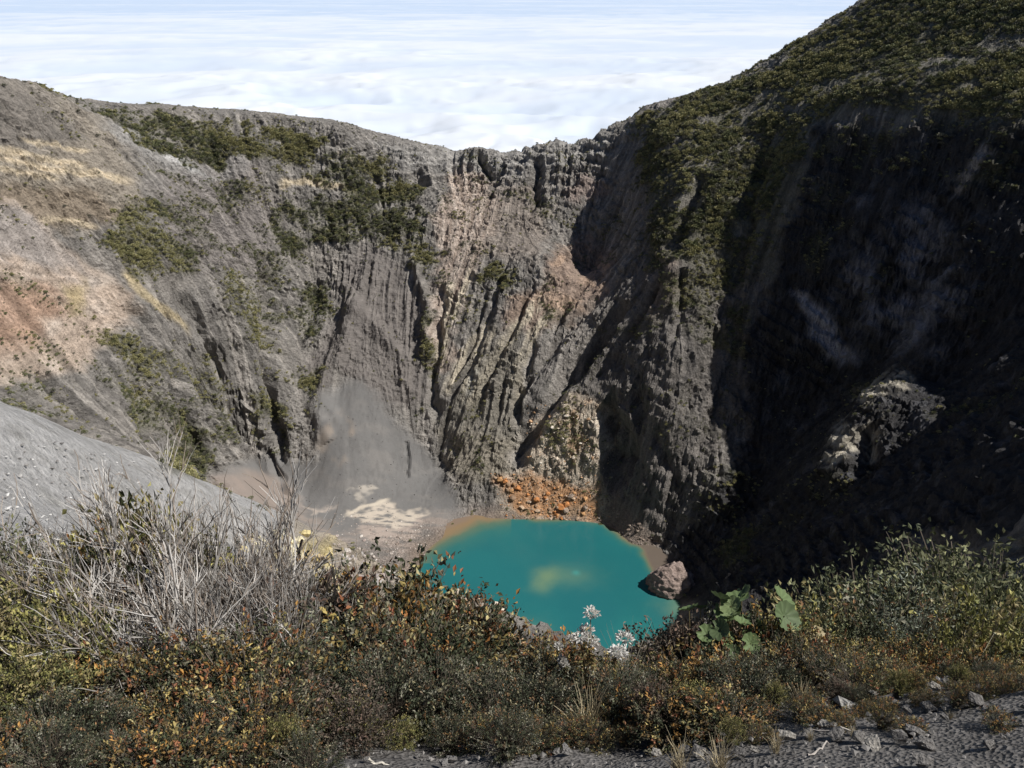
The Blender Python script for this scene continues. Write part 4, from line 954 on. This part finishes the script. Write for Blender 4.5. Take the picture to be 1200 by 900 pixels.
def seedheads(seed, h, n, name='white_seedhead_plant'):
    global rng
    r_ = np.random.default_rng(seed); root = empty(name); t = np.linspace(0, 1, 6)[None, :]; a = r_.uniform(0, 2*PI, n); L_ = h*r_.uniform(0.7, 1.05, (n, 1))
    x = np.cos(a)[:, None]*0.22*t**1.5*L_+0.02*np.sin(5*t+a[:, None]); y = np.sin(a)[:, None]*0.2*t**1.5*L_; z = L_*t-0.05
    p = np.stack([x, y, z], -1); v, f = tubes(p, np.linspace(1, 0.6, 6)[None]*np.full((n, 1), 0.0055), 4)
    mesh_np('stems', v, f, M_TWIG, parent=root, col=np.tile((0.22, 0.15, 0.08), (len(v), 1)))
    rng = np.random.default_rng(seed)
    for i in range(n):
        m = 110; d = r_.standard_normal((m, 3)); d[:, 2] = np.abs(d[:, 2]); d /= np.linalg.norm(d, axis=1, keepdims=True)
        v, f, c = leaves_mesh(p[i, -1]+d*np.array((0.055, 0.055, 0.03))*r_.uniform(0.3, 1, (m, 1)), d+0.3*r_.standard_normal(d.shape), np.full(m, 0.028), np.full(m, 0.016), col_mix(m, [(0.72, 0.70, 0.66), (0.60, 0.56, 0.50)], [2, 1], 0.12))
        mesh_np('seed_head', v, f, M_LEAF, parent=root, col=c)
    m = n*60; ii = r_.integers(0, n, m); tt = r_.uniform(0.1, 0.92, m)*5; q = tt.astype(int); fr = (tt-q)[:, None]; st = p[ii, q]*(1-fr)+p[ii, np.minimum(q+1, 5)]*fr
    v, f, c = leaves_mesh(st, r_.standard_normal((m, 3))+np.array((0, 0, 0.4)), np.full(m, 0.06), np.full(m, 0.016), col_mix(m, [(0.16, 0.15, 0.06), (0.26, 0.2, 0.09), (0.24, 0.13, 0.07)], [2, 2, 1], 0.3))
    mesh_np('foliage', v, f, M_LEAF, parent=root, col=c); root['h'] = h; root['w'] = 0.5; return root
seed1 = seedheads(51, 0.95, 7)

def umbrella_plant(seed, h, nl, R0, pal, name='umbrella_leaf_plant'):
    """big round scalloped leaves on stalks: each leaf a part with its own stalk"""
    r_ = np.random.default_rng(seed); root = empty(name)
    for i in range(nl):
        a = i*2.4+r_.uniform(-.4, .4); hh = h*r_.uniform(0.55, 1.0); out_ = r_.uniform(0.12, 0.26)*h; R = R0*r_.uniform(0.75, 1.2)
        c = np.array((math.cos(a)*out_, math.sin(a)*out_, hh)); nrm = np.array((math.cos(a)*0.55, math.sin(a)*0.55-0.25, 0.8)); nrm /= np.linalg.norm(nrm)
        ux = np.cross(nrm, (0, 0, 1.0)); ux /= np.linalg.norm(ux); uy = np.cross(nrm, ux)
        ns, nr = 40, 5; V_ = [c-nrm*0.02]
        for k in range(1, nr+1):
            for j in range(ns):
                th = 2*PI*j/ns; q = k/nr; sc = 1+0.09*abs(math.sin(th*5))*q+0.03*math.sin(th*17)*q
                if abs(((th+PI) % (2*PI))-PI) < 0.25: sc *= 1-0.45*q
                rr = R*q*sc; V_.append(c + ux*math.cos(th)*rr + uy*math.sin(th)*rr + nrm*(0.30*R*q*q - 0.05*R*math.cos(th*10)*q + 0.03*R*r_.standard_normal()*q))
        F_ = []
        for j in range(ns): F_.append((0, 1+j, 1+(j+1) % ns))
        for k in range(nr-1):
            for j in range(ns):
                p0_, p1_ = 1+k*ns+j, 1+k*ns+(j+1) % ns; F_.append((p0_, p0_+ns, p1_+ns)); F_.append((p0_, p1_+ns, p1_))
        V_ = np.array(V_); col = np.array(pal[i % len(pal)])*(1+0.12*np.cos(np.r_[0, np.tile(np.arange(ns)*2*PI/ns*10, nr)]))[:, None]
        lf = mesh_np('leaf', V_, np.array(F_), M_LEAF, parent=root, col=col, smooth=True)
        t = np.linspace(0, 1, 6)[:, None]; P_ = np.array((0, 0, -0.1))*(1-t)+c*t+np.sin(t*PI)*np.array((math.cos(a), math.sin(a), 0))*0.05
        v, f = tubes(P_[None], np.linspace(0.013, 0.008, 6)[None], 6); mesh_np('leaf_stalk', v, f, M_TWIG, parent=lf, col=np.tile((0.20, 0.17, 0.09), (len(v), 1)))
    root['h'] = h; root['w'] = h; return root
umb1 = umbrella_plant(61, 2.0, 10, 0.14, [(0.13, 0.18, 0.075), (0.19, 0.24, 0.11), (0.11, 0.15, 0.07)])
umb2 = umbrella_plant(62, 1.3, 6, 0.12, [(0.30, 0.24, 0.12), (0.20, 0.22, 0.08), (0.36, 0.30, 0.18)])

# ---------------------------------------------------------------- planting: base distance Y, photo x, photo y of the top
used = set()
def plant(proto, px, ptop, Y, label, cat, group=None, rz=None, wk=1.0, sink_=0.0):
    d = ray(px, ptop); t = Y/d[1]; x, zt = d[0]*t, CAMZ+d[2]*t; g = gz(x, Y)-sink_; k = max((zt-g)/proto['h'], 0.25)
    if proto.name in used: o = copy_tree(proto)
    else: used.add(proto.name); o = proto
    o.location = (x, Y, g); o.scale = (k*wk, k*wk, k); o.rotation_euler = (0, 0, R_.uniform(0, 6.28) if rz is None else rz)
    for kk in ('label', 'category', 'group'):
        if kk in o: del o[kk]
    return tag(o, label, cat, group)
# bleached dead shrubs on the left
G1 = 'bleached dead shrubs on the left'
for (p, px, pt, Y, l, wk, rz) in [
    (dead1, 178, 592, 6.3, 'tall bleached grey dead shrub fanning up in the middle of the left thicket', 0.95, 0.3),
    (dead2, 100, 625, 6.8, 'bleached dead shrub leaning left beside the tall fanned one', 1.0, 0.0),
    (dead1, 262, 618, 7.0, 'bare grey shrub right of the tall fanned one, before the yellowish rocks', 0.85, 2.2),
    (dead3, 20, 585, 7.4, 'thin bare twigs standing at the far left edge against the grey ash slope', 1.0, 1.0),
    (dead3, 325, 600, 7.6, 'thin bare twigs rising in front of the yellowish outcrop', 0.8, 2.0),
    (dead2, 215, 640, 5.6, 'low splayed dead shrub whose grey boughs sweep up and left', 1.1, 0.5),
    (dead3, 60, 600, 7.4, 'wispy bleached shrub against the grey ash slope at the left', 0.8, 4.0),
    (dead3, 140, 585, 7.6, 'pale wispy shrub rising behind the tall fanned one', 0.75, 5.0),
    (dead3, 235, 580, 7.6, 'sparse pale twigs reaching up over the ash slope', 0.9, 3.5),
    (dead2, 120, 640, 5.9, 'thick grey boughs leaning hard left at the base of the dead thicket', 1.2, 0.2),
    (dead1, 205, 600, 6.6, 'densest bleached shrub in the middle of the dead thicket', 0.8, 1.1),
    (dead2, 55, 650, 6.6, 'bleached leaning shrub over the yellow green bushes at the left', 1.0, 0.1),
    (dead1, 285, 635, 6.5, 'bleached upright shrub before the yellowish outcrop', 0.6, 2.7),
    (dead1, 310, 665, 6.2, 'grey dead shrub above the dark heath, left of the rusty bushes', 0.8, 1.4),
    (dead2, 370, 665, 7.2, 'small bare shrub beside the pinkish slope rocks', 0.7, 3.0)]:
    plant(p, px, pt, Y, l, 'dead shrub', G1, rz, wk)
S1 = 'leafy shrubs among the dead branches'
for (p, px, pt, Y, l, wk) in [
    (olive, 140, 590, 6.9, 'upright shrub with brown and yellow green tufts inside the bleached branches', 0.55),
    (rust, 112, 625, 6.6, 'rusty leaved shrub half hidden in the bleached branches', 0.5),
    (olive, 168, 606, 7.2, 'pale yellow green shrub poking through the bleached branches', 0.45),
    (brown, 300, 680, 6.6, 'brownish shrub at the foot of the yellowish outcrop', 0.8),
    (olive, 8, 690, 5.6, 'bright yellow green shrub filling the left edge', 0.9), (olive, 52, 715, 5.2, 'yellow green shrub right of the one at the left edge', 0.85), (green, -15, 640, 7.0, 'dark green bush behind the yellow green shrubs at the left edge', 0.7),
    (olive, 25, 770, 4.6, 'yellow green shrub low at the left edge', 0.9), (olive, 75, 690, 6.1, 'yellow green shrub between the left edge and the dead branches', 0.6)]:
    plant(p, px, pt, Y, l, 'shrub', S1, None, wk)
# the tangle across the bottom
def row(protos, xs_, tops, Y, label, group, wk=1.0, cat='shrub', jy=0.25, jt=8):
    for i, x in enumerate(xs_):
        t = np.interp(x, [q[0] for q in tops], [q[1] for q in tops]) + R_.uniform(-jt, jt)
        lb =  ['leftmost', 'second from left', 'third from left', 'fourth from left', 'fifth from left', 'sixth from left', 'seventh from left', 'eighth from left', 'ninth from left', 'tenth from left', 'eleventh from left', 'twelfth from left', 'thirteenth from left', 'fourteenth from left'][i] + ' ' + label
        plant(protos[R_.randrange(len(protos))], x+R_.uniform(-10, 10), t, Y+R_.uniform(-jy, jy), lb, cat, group, None, wk*R_.uniform(0.85, 1.15))
row([rust, rust2, dark, rust], range(335, 640, 46), [(320, 735), (380, 714), (430, 704), (500, 712), (560, 736), (600, 765), (640, 785)], 6.9, 'rust tipped shrub at the top of the tangle left of the lake', 'rusty shrubs below the lake', 0.85)
row([dark, rust, dark, dark], range(345, 700, 58), [(340, 755), (450, 735), (600, 785), (700, 790)], 6.0, 'shrub with orange and dark green leaves in the middle of the tangle', 'shrubs in the middle tangle', 0.95)
row([dark], range(270, 700, 62), [(260, 760), (350, 775), (450, 780), (600, 805), (700, 810)], 5.2, 'dark heath shrub in the lower tangle', 'dark shrubs in the lower tangle', 0.95)
row([dark, brown, rust3], range(280, 420, 42), [(280, 800), (420, 838)], 4.4, 'low dark shrub at the bottom, left of the bare patch', 'low shrubs at the bottom', 1.1)
row([dark, rust2, olive], range(395, 640, 36), [(395, 835), (500, 850), (640, 850)], 4.7, 'low dark green shrub just above the bare grey patch', 'low shrubs above the bare patch', 1.0)
row([dark, rust2], range(590, 800, 36), [(580, 850), (800, 858)], 4.5, 'low dark shrub at the bottom, right of the bare patch', 'low shrubs right of the bare patch', 1.0)
row([rust2, rust3, rust2, dark], range(80, 290, 46), [(80, 780), (200, 775), (290, 770)], 5.0, 'orange tipped low shrub at the foot of the bleached dead shrubs', 'orange shrubs below the dead branches', 0.9)
row([rust2, dark, olive, rust3, dark], range(-10, 310, 50), [(-10, 825), (300, 830)], 4.3, 'mixed orange and dark green shrub along the bottom left edge', 'mixed shrubs at the bottom left', 0.95)
row([rust3, dark], range(0, 390, 40), [(0, 868), (390, 872)], 3.8, 'low shrub cut by the bottom edge at the left', 'shrubs cut by the bottom edge', 1.0)
row([rust2, brown, rust3], range(640, 800, 30), [(640, 770), (760, 800)], 6.6, 'straggly brown and orange shrub directly under the lake', 'straggly shrubs under the lake', 0.8)
row([rust2, olive, brown, rust3, dark], range(740, 1210, 34), [(740, 812), (1200, 812)], 4.8, 'orange or olive low shrub among the gravel at the lower right', 'low shrubs among the lower right gravel', 0.8)
plant(olive, 328, 838, 3.9, 'pale yellow green shrub by the bottom edge left of the bare grey patch', 'shrub', None, None, 0.5)
plant(seed1, 702, 738, 6.0, 'plant with fluffy white seed heads rising against the lake', 'wildflower', None, 0.4, 1.1)
plant(seed1, 672, 752, 6.2, 'smaller plant with pale seed heads left of the fluffy white one', 'wildflower', None, 2.0, 0.7)
plant(grass2, 742, 712, 6.6, 'tall pale grass leaning over the right part of the lake', 'grass', None, 0.3, 0.35)
plant(grass2, 630, 745, 6.9, 'thin pale grass standing before the near shore of the lake', 'grass', None, 0.3, 0.5)
plant(grass1, 755, 790, 5.6, 'straw coloured tuft in the scrub below the tall pale grass', 'grass', None, 0.3, 0.7)
plant(grass1, 945, 795, 5.0, 'straw coloured tuft on the bare grey slope at the right', 'grass', None, 0.3, 0.8)
plant(grass1, 690, 800, 5.0, 'straw coloured tuft between the dark shrubs at bottom middle', 'grass', None, 0.9, 0.9)
plant(grass2, 1150, 745, 7.4, 'pale hanging grass in the dark hollow at the right edge', 'grass', None, 0.3, 0.7)
# right hand bushes
plant(umb1, 885, 697, 7.6, 'green plant with large round umbrella leaves right of the lake corner', 'plant', None, 0.5, 1.0)
plant(umb1, 905, 705, 7.8, 'umbrella leaved plant right behind the green one', 'plant', None, 4.1, 0.9)
plant(umb1, 860, 722, 7.2, 'umbrella leaved plant in front of the green one', 'plant', None, 5.3, 0.9)
plant(umb1, 838, 716, 7.4, 'lower umbrella leaved plant beside the lake shadow', 'plant', None, 2.5, 0.9)
plant(umb2, 925, 728, 7.4, 'umbrella plant with tan withered leaves right of the green one', 'plant', None, 1.2, 1.1)
plant(umb2, 1020, 764, 6.8, 'umbrella plant with one bright green and one yellowing leaf at the slope edge', 'plant', None, 2.6, 0.9)
for (p, px, pt, Y, l, wk) in [
    (silver, 1110, 705, 9.0, 'big silver green bush of narrow leaves on the right', 1.0), (green, 1063, 700, 9.6, 'domed dark green bush left of the top of the silver green one', 1.0),
    (green, 1110, 735, 8.4, 'dark green bush low in the middle of the right thicket', 1.0), (green, 1165, 735, 8.6, 'dark green bush under the yellowish shrub at the right', 1.0), (dark, 1090, 745, 8.0, 'dark heath bush at the foot of the right thicket', 1.1), (green, 975, 745, 8.2, 'dark green bush at the left end of the right thicket', 0.9), (green, 1148, 690, 9.8, 'tallest grey green bush near the right edge', 0.8),
    (green, 1200, 685, 10.0, 'grey green bush at the right edge beyond the silver green one', 1.1), (green, 1018, 728, 9.4, 'small green bush on the descending skyline left of the domed one', 0.6), (olive, 1172, 712, 8.2, 'yellow green shrub in front of the silver green bush', 0.7),
    (olive, 985, 716, 9.0, 'yellow tipped shrub on the skyline above the umbrella plants', 0.9), (dark, 1045, 725, 8.4, 'dark reddish heath bush below the domed green one', 1.0), (olive, 955, 730, 8.4, 'yellowish shrub right of the umbrella plants', 0.7), (silver, 1080, 722, 8.2, 'grey green shrub filling the middle of the right thicket', 0.75),
    (green, 1205, 722, 8.6, 'dark green bush at the right edge over the dark hollow', 0.9), (green, 1008, 738, 8.2, 'dark green shrub between the umbrella plant and the silver green bush', 0.9), (olive, 1130, 745, 7.8, 'lower yellowish shrub above the dark hollow', 0.6)]:
    plant(p, px, pt, Y, l, 'bush', None, None, wk)
row([olive, rust2, brown, olive], range(775, 960, 27), [(770, 765), (800, 745), (860, 742), (960, 745)], 7.2, 'yellow brown shrub on the slope edge under the umbrella plants', 'yellow brown shrubs at the slope edge', 0.75)
row([rust2, olive, rust2, rust3], range(960, 1200, 28), [(960, 760), (1060, 770), (1200, 785)], 6.6, 'orange brown shrub between the right thicket and the bare slope', 'orange brown shrubs at the right', 0.8)
row([rust3, rust2, dark], range(735, 930, 30), [(735, 800), (850, 775), (930, 785)], 5.3, 'orange tipped shrub on the slope below the lake corner', 'orange shrubs on the near slope', 0.9)
row([rust3, rust2], range(1020, 1200, 40), [(1020, 785), (1200, 800)], 5.4, 'low orange brown heath shrub on the bare slope at the right', 'low heath shrubs on the bare slope', 1.0)
row([rust3], range(790, 1210, 36), [(780, 830), (1200, 828)], 4.5, 'small sprawling heath shrub on dark gravel at the bottom right', 'small heath shrubs at the bottom right', 1.1)
row([rust3, grass1], range(800, 1200, 52), [(780, 858), (1200, 858)], 3.9, 'tiny plant on dark gravel along the bottom right edge', 'tiny plants at the bottom right', 1.1, 'plant')
for p in (dead3, grass1, grass2, umb2, brown):
    if p.name not in used:
        for ch in list(p.children): bpy.data.objects.remove(ch)
        bpy.data.objects.remove(p)

row([rust2, olive, rust3, rust2, dark], range(940, 1215, 25), [(930, 772), (1060, 782), (1200, 800)], 6.0, 'orange and olive shrub at the upper edge of the gravel', 'shrubs at the upper edge of the gravel', 0.9)
row([rust3, rust2, olive], range(860, 1215, 30), [(860, 872), (1210, 850)], 4.3, 'rust and yellow low shrub near the bottom right corner', 'low shrubs near the bottom right corner', 0.8)
# stones, gravel and sticks on the near ground
SH = [rock_mesh(90+i, 12+i, 0.6) for i in range(3)]
def near_stone(px, py, s_, c_, label, group=None):
    d = ray(px, py); best = None
    for Y in np.arange(2.5, 12, 0.05):
        t = Y/d[1]; 
        if CAMZ+d[2]*t < gz(d[0]*t, Y): best = (d[0]*t, float(Y)); break
    if best is None: return
    o = bpy.data.objects.new('stone', SH[R_.randrange(3)]); C.objects.link(o); o.location = (best[0], best[1], gz(*best)+s_*0.15); o.scale = (s_, s_*0.85, s_*0.7); o.rotation_euler = (R_.uniform(-.3, .3), R_.uniform(-.3, .3), R_.uniform(0, 6.28)); o.color = (*c_, 1)
    tag(o, label, 'stone', group)
near_stone(988, 826, 0.15, (0.34, 0.33, 0.31), 'largest pale stone on the bare slope at the right')
near_stone(960, 838, 0.10, (0.20, 0.195, 0.19), 'dark stone left of the largest pale stone')
for i in range(60):
    near_stone(R_.uniform(760, 1200), R_.uniform(800, 899), R_.uniform(0.03, 0.085), (0.17, 0.16, 0.15) if R_.random() < .7 else (0.30, 0.28, 0.25), 'small stone lying on dark gravel at the bottom right', 'small stones on the gravel')
for i in range(14):
    near_stone(R_.uniform(400, 700), R_.uniform(878, 899), R_.uniform(0.025, 0.06), (0.20, 0.19, 0.18), 'small stone on the bare grey patch at the bottom middle', 'small stones on the bare patch')
def stick(px, py, L_, az, label, r=0.008, c_=(0.42, 0.38, 0.34)):
    d = ray(px, py)
    for Y in np.arange(2.5, 12, 0.05):
        t = Y/d[1]
        if CAMZ+d[2]*t < gz(d[0]*t, Y): break
    x = d[0]*t; t_ = np.linspace(0, 1, 7); P_ = np.stack([x+math.cos(az)*L_*t_+0.02*np.sin(t_*5), Y+math.sin(az)*L_*t_, [gz(x+math.cos(az)*L_*q, Y+math.sin(az)*L_*q)+0.02+0.03*math.sin(q*3) for q in t_]], 1)
    v, f = tubes(P_[None], np.linspace(r, r*0.5, 7)[None], 5); o = mesh_np('stick', v, f, M_TWIG, col=np.tile(c_, (len(v), 1))); tag(o, label, 'stick')
stick(432, 893, 0.17, 0.05, 'short pale stick lying on the bare grey patch at the bottom', 0.011, (0.62, 0.58, 0.50))
stick(945, 890, 0.35, 0.7, 'pale dead stick on the gravel at the bottom right')
stick(1010, 862, 0.3, 2.6, 'thin grey stick across the gravel right of the pale stones')
stick(860, 870, 0.3, 0.3, 'thin grey stick on the gravel below the slope shrubs')
# gravel as one mass
rng = np.random.default_rng(99)
ng = 7000; gx_ = rng.uniform(-6, 9, ng); gy_ = rng.uniform(2.4, 8.5, ng)
ii = np.clip(((gx_-nxs[0])/0.1).astype(int), 0, len(nxs)-1); jj = np.clip(((gy_-nys[0])/0.1).astype(int), 0, len(nys)-1)
cen = np.stack([gx_, gy_, NZ[ii, jj]], 1); oct_ = np.array([(1, 0, 0), (0, 1, 0), (-1, 0, 0), (0, -1, 0), (0, 0, 0.7), (0, 0, -0.5)], float)
sz_ = (0.006+0.022*rng.random(ng)**3)[:, None, None]
v = (cen[:, None]+oct_[None]*sz_*rng.uniform(0.6, 1.4, (ng, 6, 3))).reshape(-1, 3)
fo = np.array([(0, 1, 4), (1, 2, 4), (2, 3, 4), (3, 0, 4)]); f = (fo[None]+(np.arange(ng)*6)[:, None, None]).reshape(-1, 3)
c = np.repeat(np.array((0.17, 0.16, 0.15))*rng.uniform(0.5, 1.7, (ng, 1)), 6, 0)
o = mesh_np('gravel', v, f, M_TWIG, col=c); tag(o, 'fine dark volcanic gravel on the rim ground', 'gravel', kind='stuff')
print('TRIS', sum(len(m.loops)-2*len(m.polygons) for m in bpy.data.meshes if m.users))
